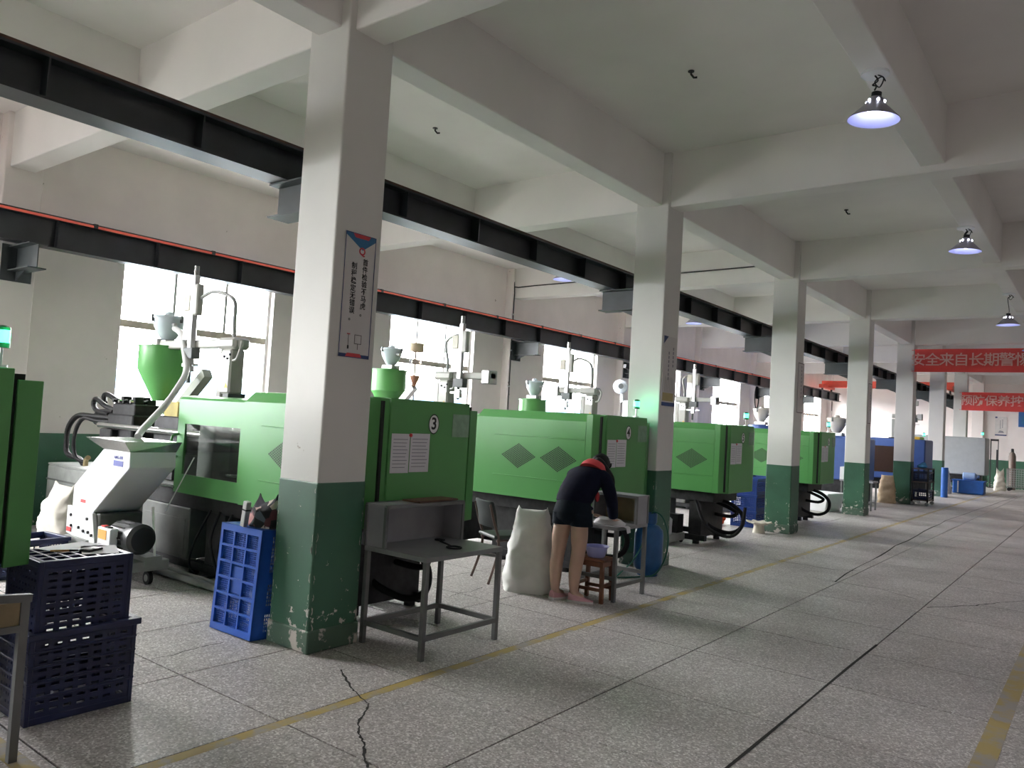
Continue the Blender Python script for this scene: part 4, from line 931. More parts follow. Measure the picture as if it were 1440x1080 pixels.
# chair ------------------------------------------------------------------
CHF = pmat('chair_frame_brown', (0.09, 0.055, 0.045), 0.4, 0.3, 0.2)
CHS = pmat('chair_vinyl_green_grey', (0.018, 0.026, 0.022), 0.55, 0, 0.15)
CHB = pmat('chair_back_grey', (0.03, 0.036, 0.036), 0.7, 0, 0.1, spec=0.15)
t = thing('chair', 'old steel tube chair with grey padded back between the two tables', 'chair', (-5.03, 6.47, 0), -0.445)
for s in (-1, 1):
    MB().tube(spline([(s*0.21, -0.24, 0.0), (s*0.20, -0.16, 0.24), (s*0.195, -0.14, 0.44), (s*0.19, -0.20, 0.62), (s*0.185, -0.25, 0.80)], 5), 0.0145).build('leg', CHF, t, smooth=1.0)
    MB().tube(spline([(s*0.20, 0.24, 0.0), (s*0.19, 0.20, 0.24), (s*0.18, 0.17, 0.44)], 5), 0.0145).build('leg', CHF, t, smooth=1.0)
    MB().cyl((s*0.19, -0.16, 0.43), (s*0.18, 0.19, 0.44), 0.011).build('side_rail', CHF, t, smooth=0.6)
MB().cyl((-0.18, 0.18, 0.435), (0.18, 0.18, 0.435), 0.011).build('front_rail', CHF, t, smooth=0.6)
MB().box(-0.20, 0.20, -0.19, 0.22, 0.447, 0.485).build('seat', CHS, t, bevel=0.016, seg=3)
bk = MB(); n = 9
for k, off in ((0, 0.0), (1, 0.035)):
    for i in range(n):
        x = -0.20+0.40*i/(n-1); y = -0.215-0.035*(1-(2*i/(n-1)-1)**2)+off
        for z, dy in ((0.56, 0.025), (0.70, 0.0), (0.80, -0.03), (0.83, -0.035)): bk.v.append((x*(0.93 if z > 0.82 else 1), y+dy, z))
q = lambda k, i, j: k*n*4+i*4+j
for i in range(n-1):
    for j in range(3):
        bk.f += [(q(0, i, j), q(0, i+1, j), q(0, i+1, j+1), q(0, i, j+1)), (q(1, i, j), q(1, i, j+1), q(1, i+1, j+1), q(1, i+1, j))]
    bk.f += [(q(0, i, 3), q(0, i+1, 3), q(1, i+1, 3), q(1, i, 3)), (q(0, i, 0), q(1, i, 0), q(1, i+1, 0), q(0, i+1, 0))]
for j in range(3): bk.f += [(q(0, 0, j), q(0, 0, j+1), q(1, 0, j+1), q(1, 0, j)), (q(0, n-1, j), q(1, n-1, j), q(1, n-1, j+1), q(0, n-1, j+1))]
bk.build('backrest', CHB, t, smooth=0.7, bevel=0.006)

# stool, basin ----------------------------------------------------------------
st = thing('stool', 'square dark wooden stool behind the person carrying a lilac basin', 'stool', (-3.885, 6.47, 0), 0.06)
MB().box(-0.15, 0.15, -0.12, 0.12, 0.385, 0.41).build('seat', WOODS, st, bevel=0.005)
for sx in (-1, 1):
    for sy in (-1, 1): MB().bar((sx*0.135, sy*0.105, 0), (sx*0.12, sy*0.09, 0.386), 0.034).build('leg', WOODS, st)
for sy in (-1, 1):
    MB().bar((-0.125, sy*0.098, 0.12), (0.125, sy*0.098, 0.12), 0.02, 0.03).build('stretcher', WOODS, st); MB().bar((-0.12, sy*0.095, 0.355), (0.12, sy*0.095, 0.355), 0.018, 0.045).build('apron', WOODS, st)
for sx in (-1, 1):
    MB().bar((sx*0.128, -0.1, 0.16), (sx*0.128, 0.1, 0.16), 0.02, 0.03).build('stretcher', WOODS, st); MB().bar((sx*0.122, -0.09, 0.355), (sx*0.122, 0.09, 0.355), 0.018, 0.045).build('apron', WOODS, st)
t = thing('basin', 'lilac plastic basin standing on the wooden stool', 'basin', (-3.875, 6.46, 0.411))
MB().lathe([(0.075, 0.0), (0.085, 0.01), (0.108, 0.095), (0.12, 0.10), (0.12, 0.106), (0.105, 0.104), (0.08, 0.014), (0.02, 0.012)], n=32).build('bowl', LILAC, t, smooth=0.6)
for i in range(9):
    a = i*0.7; MB().ell((0.045*math.cos(a)*(i % 3)/2, 0.045*math.sin(a)*(i % 3)/2, 0.05+0.012*(i % 2)), (0.03, 0.022, 0.02), 8, 6, Matrix.Rotation(a, 4, 'Z')).build('moulded_part', CLOTH, t, smooth=1.5)

# gas cylinder with hose --------------------------------------------------------
TANKB = pmat('tank_blue', (0.012, 0.085, 0.24), 0.4, 0, 0.2)
t = thing('gas_cylinder', 'squat blue gas cylinder on the floor at the second column', 'gas cylinder', (-4.15, 8.06, 0))
MB().lathe([(0.115, 0.0), (0.115, 0.04), (0.12, 0.05), (0.155, 0.09), (0.163, 0.14), (0.163, 0.46), (0.155, 0.51), (0.11, 0.56), (0.05, 0.58)], n=32).build('body', TANKB, t, smooth=0.6)
MB().lathe([(0.07, 0.575), (0.085, 0.60), (0.085, 0.70), (0.078, 0.70), (0.078, 0.60), (0.06, 0.58)], n=24).build('valve_guard', TANKB, t, smooth=0.6)
MB().cyl((0, 0, 0.57), (0, 0, 0.67), 0.022).build('valve', BRASS, t, smooth=0.6); MB().cyl((0, 0, 0.67), (0, 0, 0.69), 0.035).build('valve_wheel', DARKIRON, t, smooth=0.6)
MB().tube(spline([(0.0, 0.0, 0.64), (0.06, -0.02, 0.72), (0.15, 0.03, 0.66), (0.21, 0.06, 0.45), (0.19, 0.04, 0.2), (0.14, -0.08, 0.04), (0.05, -0.2, 0.012), (-0.1, -0.5, 0.012)], 6), 0.009).build('gas_hose', pmat('hose_green', (0.01, 0.11, 0.07), 0.4), t, smooth=1.0)
MB().tube(spline([(-0.02, -0.05, 0.62), (0.02, -0.19, 0.6), (0.05, -0.24, 0.4), (0.0, -0.35, 0.2), (-0.02, -0.55, 0.1), (-0.04, -0.75, 0.012)], 6), 0.008).build('gas_hose', MATS['hose_green'], t, smooth=1.0)

# flower-topped pedestal by the third column --------------------------------------
BEIGE = pmat('pedestal_beige', (0.58, 0.54, 0.45), 0.6, 0, 0.1)
t = thing('pedestal', 'low beige pedestal with a wavy petal top before the third column', 'pedestal', (-4.70, 13.12, 0))
MB().lathe([(0.105, 0.0), (0.10, 0.03), (0.085, 0.10), (0.088, 0.15)], n=24).build('foot', BEIGE, t, smooth=0.6)
pt = MB(); n = 48; vs = []
for r, z in ((0.09, 0.145), (0.16, 0.16), (0.20, 0.178), (0.20, 0.19), (0.15, 0.178), (0.06, 0.17)):
    for j in range(n):
        a = 2*PI*j/n; k = 1+0.14*math.cos(8*a)*(r/0.2)**2; vs.append((r*k*math.cos(a), r*k*math.sin(a), z+0.008*math.cos(8*a)*(r/0.2)))
pt.add(vs, [(i*n+j, i*n+(j+1) % n, (i+1)*n+(j+1) % n, (i+1)*n+j) for i in range(5) for j in range(n)]+[tuple(range(n-1, -1, -1)), tuple(range(5*n, 6*n))])
pt.build('petal_top', BEIGE, t, smooth=0.9)
# navy crates stacked beyond the fifth machine --------------------------------------
wh = ['bottom', 'second from bottom', 'third from bottom', 'top']
for i in range(3): crate(f'navy slotted crate beyond machine 5, {["bottom", "middle", "top"][i]} of the front stack', 0.46, 0.62, 0.29, pmat('crate_deep_blue', (0.012, 0.04, 0.20), 0.4, 0, 0.15), (-5.19, 13.98, i*0.291), rows=5, cols=11, group='navy crates by the third column', ribs=False)
for i in range(3): crate(f'navy slotted crate beyond machine 5, {["bottom", "middle", "top"][i]} of the rear stack', 0.46, 0.60, 0.29, MATS['crate_deep_blue'], (-5.25, 14.66, i*0.291), rows=5, cols=10, group='navy crates by the third column', ribs=False)
# mould temperature trolley under machine 5
t = thing('utility_trolley', 'grey steel trolley with bottle and gauges under the fifth machine', 'trolley', (-5.27, 11.0, 0), 0.0)
t.location = (-5.22, 10.58, 0)
MB().box(-0.22, 0.22, -0.28, 0.28, 0.04, 0.15).build('tray', BEDLIGHT, t, bevel=0.006)
for sx in (-1, 1):
    for sy in (-1, 1):
        MB().cyl((sx*0.18, sy*0.24-0.015, 0.025), (sx*0.18, sy*0.24+0.015, 0.025), 0.025).build('caster_wheel', BLACKHOSE, t, smooth=0.6)
    MB().bar((sx*0.2, -0.25, 0.14), (sx*0.2, -0.25, 0.62), 0.025).build('post', BEDLIGHT, t)
MB().box(-0.2, -0.02, -0.22, 0.0, 0.15, 0.27).build('pump_box', BEDLIGHT, t); MB().box(-0.19, -0.04, -0.23, -0.06, 0.36, 0.58).build('gauge_panel', WHITEPL, t)
MB().cyl((-0.08, -0.24, 0.42), (-0.08, -0.26, 0.42), 0.03).build('gauge', CHROME, t); MB().box(-0.2, 0.0, -0.24, 0.0, 0.31, 0.33).build('shelf', WHITEPL, t)
MB().lathe([(0.07, 0.15), (0.07, 0.27), (0.072, 0.28), (0.072, 0.36), (0.04, 0.39)], (0.12, -0.12, 0), 18).build('bottle', pmat('bottle_milk', (0.5, 0.52, 0.55), 0.4), t, smooth=0.6)
MB().box(-0.02, 0.2, 0.05, 0.25, 0.15, 0.42).build('motor_box', DARKIRON, t)
t = thing('rag', 'crumpled orange plastic rag on the floor beyond the fifth machine', 'rag', (-5.63, 13.4, 0))
MB().ell((0, 0, 0.07), (0.20, 0.13, 0.075), 14, 8).build('body', pmat('rag_orange', (0.75, 0.10, 0.02), 0.6, 0, 0.2, 8, 0.8, 12), t, smooth=1.5)
MB().ell((0.12, 0.05, 0.13), (0.09, 0.06, 0.06), 12, 8).build('fold', MATS['rag_orange'], t, smooth=1.5)
# white foam tub
t = thing('foam_tub', 'white foam tub on the floor under the sixth machine', 'tub', (-5.52, 18.85, 0), -0.18)
MB().add([(-0.50, -0.36, 0), (0.50, -0.36, 0), (0.50, 0.36, 0), (-0.50, 0.36, 0), (-0.58, -0.43, 0.40), (0.58, -0.43, 0.40), (0.58, 0.43, 0.40), (-0.58, 0.43, 0.40), (-0.54, -0.39, 0.40), (0.54, -0.39, 0.40), (0.54, 0.39, 0.40), (-0.54, 0.39, 0.40), (-0.46, -0.32, 0.05), (0.46, -0.32, 0.05), (0.46, 0.32, 0.05), (-0.46, 0.32, 0.05)],
         [(3, 2, 1, 0), (0, 1, 5, 4), (1, 2, 6, 5), (2, 3, 7, 6), (3, 0, 4, 7), (4, 5, 9, 8), (5, 6, 10, 9), (6, 7, 11, 10), (7, 4, 8, 11), (8, 9, 13, 12), (9, 10, 14, 13), (10, 11, 15, 14), (11, 8, 12, 15), (12, 13, 14, 15)]).build('shell', WHITEPL, t, bevel=0.008)
MB().grid([-0.60, -0.54, 0.54, 0.60], [-0.45, -0.39, 0.39, 0.45], lambda i, j: not (i == 1 and j == 1), 0.03, Matrix.Translation((0, 0, 0.385))).build('rim', WHITEPL, t)
# rack trolley at the fifth column
t = thing('rack_trolley', 'dark steel rack trolley with blue boxes beside the fifth column', 'trolley', (-4.05, 23.86, 0))
for x in (-0.19, 0.19):
    for y in (-0.42, 0.42): MB().box(x-0.02, x+0.02, y-0.02, y+0.02, 0.10, 1.0).build('post', DARKIRON, t)
for z in (0.13, 0.62, 0.97): MB().box(-0.21, 0.21, -0.44, 0.44, z, z+0.025).build('shelf', pmat('rack_brown', (0.06, 0.04, 0.035), 0.6), t)
for x in (-0.17, 0.17):
    for y in (-0.38, 0.38): MB().cyl((x, y-0.02, 0.05), (x, y+0.02, 0.05), 0.05).build('caster_wheel', BEDLIGHT, t, smooth=0.6)
crate('navy crate on the bottom shelf of the rack trolley', 0.36, 0.60, 0.26, NAVY, (-4.05, 23.86, 0.156), rows=3, cols=6, ribs=False)
crate('navy crate on the middle shelf of the rack trolley', 0.36, 0.60, 0.26, NAVY, (-4.05, 23.86, 0.646), rows=3, cols=6, ribs=False)
t = thing('rag', 'light blue rag on top of the rack trolley', 'rag', (-4.05, 23.7, 0.996)); MB().ell((0, 0, 0.06), (0.13, 0.15, 0.06), 14, 8).build('body', pmat('rag_blue', (0.05, 0.25, 0.50), 0.7, 0, 0.2, 8, 0.8, 12), t, smooth=1.5)
MB().ell((0.02, 0.05, 0.12), (0.07, 0.07, 0.05), 12, 8).build('fold', MATS['rag_blue'], t, smooth=1.5)
# far end clutter
t = thing('pipe_roll', 'upright bright blue plastic roll beside the sixth column', 'roll', (-4.18, 28.25, 0)); MB().lathe([(0.10, 0), (0.10, 0.95), (0.06, 0.95), (0.06, 0.9)], n=20).build('roll', BLUEB, t, smooth=0.6)
MB().cyl((0, 0, 0.9), (0, 0, 0.96), 0.04).build('core', PAPER, t)
t = thing('storage_bin', 'blue plastic bin on the floor below the pale grey machine', 'bin', (-3.87, 31.5, 0)); MB().box(-0.5, 0.45, -0.28, 0.28, 0.02, 0.48).build('body', BLUEB, t, bevel=0.03, seg=2); MB().grid([-0.53, -0.47, 0.42, 0.48], [-0.31, -0.25, 0.25, 0.31], lambda i, j: not (i == 1 and j == 1), 0.03, Matrix.Translation((0, 0, 0.46))).build('rim', BLUEB, t); MB().box(-0.35, -0.31, -0.29, -0.28, 0.05, 0.45).build('strap', PAPER, t)
t = thing('water_bottle', 'pale blue water bottle lying on the blue bin', 'bottle', (-3.87, 31.5, 0.495)); MB().lathe([(0.10, -0.22), (0.13, -0.2), (0.13, 0.15), (0.05, 0.22), (0.05, 0.26)], (0, 0, 0.13), 20, Matrix.Rotation(PI/2, 4, 'Y')).build('bottle', pmat('bottle_blue', (0.30, 0.42, 0.66), 0.25), t, smooth=0.6); MB().lathe([(0.052, 0.25), (0.052, 0.28)], (0, 0, 0.13), 16, Matrix.Rotation(PI/2, 4, 'Y')).build('cap', BLUEB, t)
cg = thing('wire_cage', 'low wheeled wire mesh cage in front of the end wall', 'cage', (-2.65, 36.9, 0))
for z in (0.14, 0.85): MB().grid([-0.6, -0.57, 0.57, 0.6], [-0.4, -0.37, 0.37, 0.4], lambda i, j: not (i == 1 and j == 1), 0.03, Matrix.Translation((0, 0, z))).build('frame', BEDLIGHT, cg)
for sy in (-0.39, 0.38): MB().grid(bars(-0.58, 0.58, 14, 0.012, 0.012), bars(0.15, 0.86, 8, 0.012, 0.012), lambda i, j: i % 2 == 0 or j % 2 == 0, 0.008, Matrix(((1, 0, 0, 0), (0, 0, 1, sy), (0, 1, 0, 0), (0, 0, 0, 1)))).build('mesh_side', ALU, cg)
for sx in (-0.59, 0.58): MB().grid(bars(-0.38, 0.38, 9, 0.012, 0.012), bars(0.15, 0.86, 8, 0.012, 0.012), lambda i, j: i % 2 == 0 or j % 2 == 0, 0.008, Matrix(((0, 0, 1, sx), (1, 0, 0, 0), (0, 1, 0, 0), (0, 0, 0, 1)))).build('mesh_side', ALU, cg)
for sx in (-0.5, 0.5):
    for sy in (-0.32, 0.32): MB().cyl((sx, sy-0.02, 0.07), (sx, sy+0.02, 0.07), 0.07).build('caster_wheel', BLACKHOSE, cg, smooth=0.6)
t = thing('gas_cylinder', 'tall brown-grey gas cylinder standing behind the wire cage', 'gas cylinder', (-3.15, 37.6, 0)); MB().lathe([(0.13, 0), (0.13, 1.35), (0.10, 1.48), (0.04, 1.55)], n=24).build('body', pmat('cyl_brown', (0.17, 0.13, 0.11), 0.5), t, smooth=0.6); MB().lathe([(0.05, 1.54), (0.05, 1.66), (0.03, 1.68)], n=12).build('valve_cap', DARKIRON, t, smooth=0.6)
t = thing('black_frame', 'tall narrow black steel frame beside the grey machine', 'frame', (-3.85, 38.2, 0))
MB().box(-0.14, -0.10, -0.02, 0.02, 0, 2.0).build('post', INK, t); MB().box(0.08, 0.16, -0.02, 0.02, 0, 1.6).build('post', INK, t); MB().box(-0.14, 0.16, -0.02, 0.02, 1.96, 2.04).build('lintel', INK, t); MB().box(0.13, 0.16, -0.02, 0.02, 1.6, 2.0).build('stay', INK, t); MB().box(-0.2, 0.2, -0.15, 0.15, 0, 0.03).build('foot_plate', INK, t)

# ================================================================== PERSON
def skin_mesh(name, pts, edges, mat, sub=2, root=0, flat=1.0):
    me = bpy.data.meshes.new(name); me.from_pydata([p[0] for p in pts], edges, [])
    o = bpy.data.objects.new(name, me); COL.objects.link(o)
    md = o.modifiers.new('s', 'SKIN'); md.use_smooth_shade = True; md.branch_smoothing = 0.4
    sv = me.skin_vertices[0].data
    for i, p in enumerate(pts):
        r = p[1]; sv[i].radius = r if isinstance(r, tuple) else (r, r)
        sv[i].use_root = (i == root)
    sd = o.modifiers.new('d', 'SUBSURF'); sd.levels = sub; sd.render_levels = sub
    dg = bpy.context.evaluated_depsgraph_get(); dg.update()
    out = bpy.data.meshes.new_from_object(o.evaluated_get(dg)); bpy.data.objects.remove(o)
    out.materials.clear(); out.materials.append(mat)
    for f in out.polygons: f.use_smooth = True
    return out
def join_meshes(name, ms, mat):
    bm = bmesh.new()
    for m in ms: bm.from_mesh(m)
    me = bpy.data.meshes.new(name); bm.to_mesh(me); bm.free(); me.materials.append(mat)
    for f in me.polygons: f.use_smooth = True
    return me
SKINM = pmat('skin', (0.50, 0.33, 0.25), 0.5, 0, 0.05, 12)
NAVYC = pmat('jacket_navy', (0.005, 0.006, 0.017), 0.9, 0, 0.2, 14, 0.5, 16, spec=0.15)
SHORTC = pmat('shorts_denim', (0.004, 0.009, 0.016), 0.9, 0, 0.2, 20, 0.4, 30, spec=0.2)
REDC = pmat('collar_red', (0.42, 0.03, 0.035), 0.8, 0, 0.1)
HAIRM = pmat('hair_black', (0.005, 0.0045, 0.0045), 0.55, 0, 0.2, 30, 0.6, 60, spec=0.25)
PINK = pmat('shoe_pink', (0.62, 0.34, 0.38), 0.6, 0, 0.08)
PO = V(-4.03, 6.24, 0)
pr = thing('person', 'person in navy jacket and dark shorts bending over the steel table', 'person', PO)
def pl(*a): return tuple(V(*a)-PO)
body_pts = [(pl(-4.02, 6.24, 0.86), (0.135, 0.10)), (pl(-4.02, 6.30, 0.98), (0.115, 0.09)), (pl(-4.00, 6.39, 1.10), (0.125, 0.09)), (pl(-3.99, 6.48, 1.20), (0.09, 0.07)), (pl(-3.975, 6.545, 1.24), 0.05), (pl(-3.97, 6.60, 1.25), 0.06),
            (pl(-4.105, 6.225, 0.80), 0.105), (pl(-4.135, 6.215, 0.62), 0.092), (pl(-4.16, 6.235, 0.45), 0.068), (pl(-4.16, 6.205, 0.33), 0.070), (pl(-4.152, 6.195, 0.16), 0.055), (pl(-4.15, 6.19, 0.075), 0.042), (pl(-4.12, 6.30, 0.035), 0.032),
            (pl(-3.93, 6.245, 0.80), 0.105), (pl(-3.945, 6.255, 0.62), 0.092), (pl(-3.965, 6.285, 0.45), 0.068), (pl(-3.972, 6.258, 0.33), 0.070), (pl(-3.975, 6.25, 0.16), 0.055), (pl(-3.972, 6.245, 0.075), 0.042), (pl(-3.88, 6.285, 0.035), 0.032),
            (pl(-4.13, 6.47, 1.19), 0.055), (pl(-4.20, 6.51, 1.10), 0.055), (pl(-4.235, 6.55, 0.97), 0.045), (pl(-4.14, 6.62, 0.86), 0.033), (pl(-4.05, 6.66, 0.785), 0.024),
            (pl(-3.85, 6.45, 1.18), 0.055), (pl(-3.79, 6.45, 1.10), 0.055), (pl(-3.755, 6.47, 0.96), 0.045), (pl(-3.765, 6.53, 0.86), 0.033), (pl(-3.775, 6.585, 0.775), 0.024)]
body_edges = [(0, 1), (1, 2), (2, 3), (3, 4), (4, 5), (0, 6), (6, 7), (7, 8), (8, 9), (9, 10), (10, 11), (11, 12), (0, 13), (13, 14), (14, 15), (15, 16), (16, 17), (17, 18), (18, 19), (3, 20), (20, 21), (21, 22), (22, 23), (23, 24), (3, 25), (25, 26), (26, 27), (27, 28), (28, 29)]
bits = [skin_mesh('body', body_pts, body_edges, SKINM)]
def hand(wrist, fwd, side, down):
    """palm and five separate bent fingers; side points to the thumb"""
    w, f, s, d = V(*wrist), V(*fwd).normalized(), V(*side).normalized(), V(*down).normalized()
    out = [skin_mesh('palm', [(tuple(w-f*0.01), (0.022, 0.016)), (tuple(w+f*0.035), (0.034, 0.015)), (tuple(w+f*0.075), (0.036, 0.013))], [(0, 1), (1, 2)], SKINM)]
    for k, (off, ln) in enumerate(((0.027, 0.066), (0.009, 0.074), (-0.009, 0.069), (-0.026, 0.055))):
        b = w+f*0.072+s*off; p1 = b+f*ln*0.45; p2 = p1+(f*0.75+d*0.65).normalized()*ln*0.32; p3 = p2+(f*0.45+d*0.9).normalized()*ln*0.25
        out.append(skin_mesh('finger', [(tuple(b-f*0.012), 0.0085), (tuple(p1), 0.0085), (tuple(p2), 0.0075), (tuple(p3), 0.006)], [(0, 1), (1, 2), (2, 3)], SKINM, 1))
    b = w+f*0.022+s*0.026; p1 = b+(f*0.7+s*0.7).normalized()*0.032; p2 = p1+(f*0.9+s*0.25+d*0.3).normalized()*0.026
    out.append(skin_mesh('thumb', [(tuple(b-s*0.012), 0.011), (tuple(p1), 0.010), (tuple(p2), 0.0075)], [(0, 1), (1, 2)], SKINM, 1))
    return out
bits += hand(pl(-3.775, 6.59, 0.768), (-0.1, 0.9, -0.18), (-1, 0, 0), (0, 0, -1))
bits += hand(pl(-4.04, 6.665, 0.778), (0.6, 0.7, -0.18), (0.75, -0.6, 0), (0, 0, -1))
HM = Matrix.Translation(pl(-3.995, 6.645, 1.262)) @ Matrix.Rotation(math.radians(-48), 4, 'X')   # head frame: z crown, y face; nodding down
hd = MB(); n, m = 24, 18; vs = []
for i in range(m+1):
    th = PI*i/m
    for j in range(n):
        a = 2*PI*j/n; x, y, z = math.sin(th)*math.cos(a), math.sin(th)*math.sin(a), math.cos(th)
        jaw = 1.0-0.28*max(0, -z)**1.5
        q = V(0.073*x*jaw, 0.092*y*(0.95 if y > 0 else 1.0)*(1-0.1*max(0, -z)), 0.112*z)
        if y > 0.8 and -0.35 < z < 0.05 and abs(x) < 0.25: q.y += 0.018*(1-abs(z+0.2)*2.5)          # nose
        vs.append(tuple(HM @ q))
hd.add(vs, [(i*n+j, (i+1)*n+j, (i+1)*n+(j+1) % n, i*n+(j+1) % n) for i in range(m) for j in range(n)])
for s in (-1, 1): hd.ell(HM @ V(s*0.074, -0.005, -0.01), (0.012, 0.02, 0.03), 10, 8, HM.to_3x3().to_4x4())
bits.append(hd.mesh('head', SKINM, smooth=2.0))
link('body', join_meshes('body', bits, SKINM), pr)
fe = MB()
for s in (-1, 1): MB().ell(HM @ V(s*0.030, 0.080, 0.008), (0.013, 0.006, 0.006), 10, 6, HM.to_3x3().to_4x4()).build('eye', INK, pr, smooth=2)
MB().ell(HM @ V(0, 0.086, -0.055), (0.022, 0.006, 0.006), 10, 6, HM.to_3x3().to_4x4()).build('mouth', pmat('lips', (0.4, 0.13, 0.12), 0.5), pr, smooth=2)
hr = MB(); vs = []
n, m = 30, 16
for i in range(m+1):
    th = PI*0.80*i/m
    for j in range(n):
        a = 2*PI*j/n; x, y, z = math.sin(th)*math.cos(a), math.sin(th)*math.sin(a), math.cos(th)
        k = 1.0+0.05*mnoise.noise(V(x*4, y*4, z*2))
        front = max(0, y); zz = 0.128*z if y < 0.2 else max(0.128*z, 0.045+0.03*abs(x))
        vs.append(tuple(HM @ V(0.094*x*k, 0.112*y*k-0.008, zz*1.05*k)))
hr.add(vs, [(i*n+j, (i+1)*n+j, (i+1)*n+(j+1) % n, i*n+(j+1) % n) for i in range(m) for j in range(n)])
ho = hr.build('hair', HAIRM, pr, smooth=2.5)
MB().tube(spline([tuple(HM @ V(0.02, -0.10, -0.02)), tuple(HM @ V(0.08, -0.09, -0.06)), tuple(V(*pl(-3.88, 6.68, 1.16))), tuple(V(*pl(-3.86, 6.70, 1.05)))], 5), [0.035, 0.037, 0.039, 0.04, 0.04, 0.04, 0.038, 0.036, 0.034, 0.032, 0.03, 0.026, 0.022, 0.018, 0.013, 0.008][:16], 10).build('ponytail', HAIRM, ho, smooth=1.5)
def loft(mb, rings, n=28):
    """rings: (centre, half-width, half-depth, axis) - ellipses square to the axis, width along x"""
    o = len(mb.v)
    for c, a, b, ax in rings:
        z = V(*ax).normalized(); x = V(1, 0, 0); x = (x-z*x.dot(z)).normalized(); y = z.cross(x); c = V(*c)
        for k in range(n):
            t_ = 2*PI*k/n; q = c+x*(a*math.cos(t_))+y*(b*math.sin(t_)); w = 1+0.05*mnoise.noise(q*9)
            mb.v.append(tuple(c+(q-c)*w))
    m_ = len(rings)
    mb.f += [(o+i*n+k, o+i*n+(k+1) % n, o+(i+1)*n+(k+1) % n, o+(i+1)*n+k) for i in range(m_-1) for k in range(n)]
    mb.f += [tuple(o+k for k in range(n-1, -1, -1)), tuple(o+(m_-1)*n+k for k in range(n))]
    return mb
ax = (0, 0.45, 0.8)
jm = MB()
loft(jm, [(pl(-4.03, 6.245, 0.925), 0.178, 0.135, (0, 0.2, 1)), (pl(-4.03, 6.265, 0.96), 0.186, 0.142, (0, 0.3, 1)), (pl(-4.025, 6.31, 1.03), 0.185, 0.14, ax), (pl(-4.01, 6.37, 1.11), 0.195, 0.135, ax), (pl(-4.00, 6.425, 1.175), 0.205, 0.12, ax), (pl(-3.99, 6.465, 1.215), 0.185, 0.10, ax), (pl(-3.985, 6.50, 1.245), 0.13, 0.08, ax), (pl(-3.98, 6.525, 1.26), 0.085, 0.065, ax)])
jm.tube(spline([pl(-4.10, 6.45, 1.185), pl(-4.19, 6.48, 1.15), pl(-4.235, 6.52, 1.06), pl(-4.25, 6.55, 0.97), pl(-4.16, 6.61, 0.875), pl(-4.075, 6.65, 0.805)], 4), [0.075+0.0*i if i < 5 else 0.075-0.0016*i for i in range(21)], 14)
jm.tube(spline([pl(-3.89, 6.44, 1.18), pl(-3.81, 6.44, 1.15), pl(-3.765, 6.45, 1.06), pl(-3.745, 6.475, 0.96), pl(-3.76, 6.525, 0.87), pl(-3.772, 6.57, 0.80)], 4), [0.075+0.0*i if i < 5 else 0.075-0.0014*i for i in range(21)], 14)
jm.build('jacket', NAVYC, pr, smooth=1.2)
jo = pr.children[-1]
cm = Matrix.Translation(pl(-3.965, 6.485, 1.25)) @ Matrix.Rotation(math.radians(-38), 4, 'X')
MB().lathe([(0.135, -0.045), (0.125, 0.0), (0.10, 0.04), (0.088, 0.045), (0.09, 0.0), (0.10, -0.045)], n=28, M=cm).build('collar', REDC, jo, smooth=1.0)
MB().ell(pl(-3.865, 6.41, 0.985), (0.02, 0.03, 0.05), 10, 8).build('lining', REDC, jo, smooth=2)
sm_ = MB()
loft(sm_, [(pl(-4.025, 6.25, 0.955), 0.165, 0.125, (0, 0.1, 1)), (pl(-4.02, 6.235, 0.90), 0.182, 0.14, (0, 0, 1)), (pl(-4.02, 6.23, 0.84), 0.195, 0.148, (0, 0, 1)), (pl(-4.02, 6.23, 0.79), 0.196, 0.14, (0, 0, 1)), (pl(-4.02, 6.232, 0.76), 0.185, 0.125, (0, 0, 1)), (pl(-4.02, 6.234, 0.738), 0.16, 0.10, (0, 0, 1)), (pl(-4.02, 6.236, 0.718), 0.13, 0.085, (0, 0, 1))])
for s_ in (-1, 1):
    loft(sm_, [(pl(-4.02+s_*0.09, 6.232, 0.83), 0.105, 0.13, (0, 0, 1)), (pl(-4.02+s_*0.098, 6.232, 0.77), 0.103, 0.118, (0, 0, 1)), (pl(-4.02+s_*0.104, 6.234, 0.715), 0.104, 0.115, (0, 0, 1))], 20)
sm_.build('shorts', SHORTC, pr, smooth=1.2)
def shoe(heel, toe):
    h, q = V(*heel), V(*toe); d = (q-h).normalized(); s = V(-d.y, d.x, 0); L = 0.235
    mb = MB(); n = 16; prof = []
    for i in range(13):
        u = i/12; wdt = 0.034+0.014*math.sin(PI*min(1, u*1.15))-0.022*max(0, (u-0.86)/0.14)**2; top = 0.085 if u < 0.28 else 0.085-0.045*min(1, (u-0.28)/0.45)
        if u > 0.9: top *= 0.8
        for j in range(n):
            a = PI*j/(n-1); prof.append(h+d*(u*L-0.03)+s*(wdt*math.cos(a))+V(0, 0, 0.016+(top-0.016)*math.sin(a)**0.7))
    mb.add([tuple(p) for p in prof], [(i*n+j, i*n+j+1, (i+1)*n+j+1, (i+1)*n+j) for i in range(12) for j in range(n-1)]+[tuple(range(n)), tuple(range(12*n+n-1, 12*n-1, -1))]+[(i*n, (i+1)*n, (i+1)*n+n-1, i*n+n-1) for i in range(12)])
    o = mb.build('shoe', PINK, pr, smooth=0.9)
    out = [h+d*(u*L-0.034)+s*(sg*(0.037+0.014*math.sin(PI*min(1, u*1.15))-0.022*max(0, (u-0.86)/0.14)**2)) for sg in (1, -1) for u in ([i/12*1.02 for i in range(13)] if sg > 0 else [1.02-i/12*1.02 for i in range(13)])]
    MB().prism([(p.x, p.y) for p in out], 'z', 0.0, 0.02).build('sole', pmat('sole_white', (0.7, 0.68, 0.68), 0.6), o)
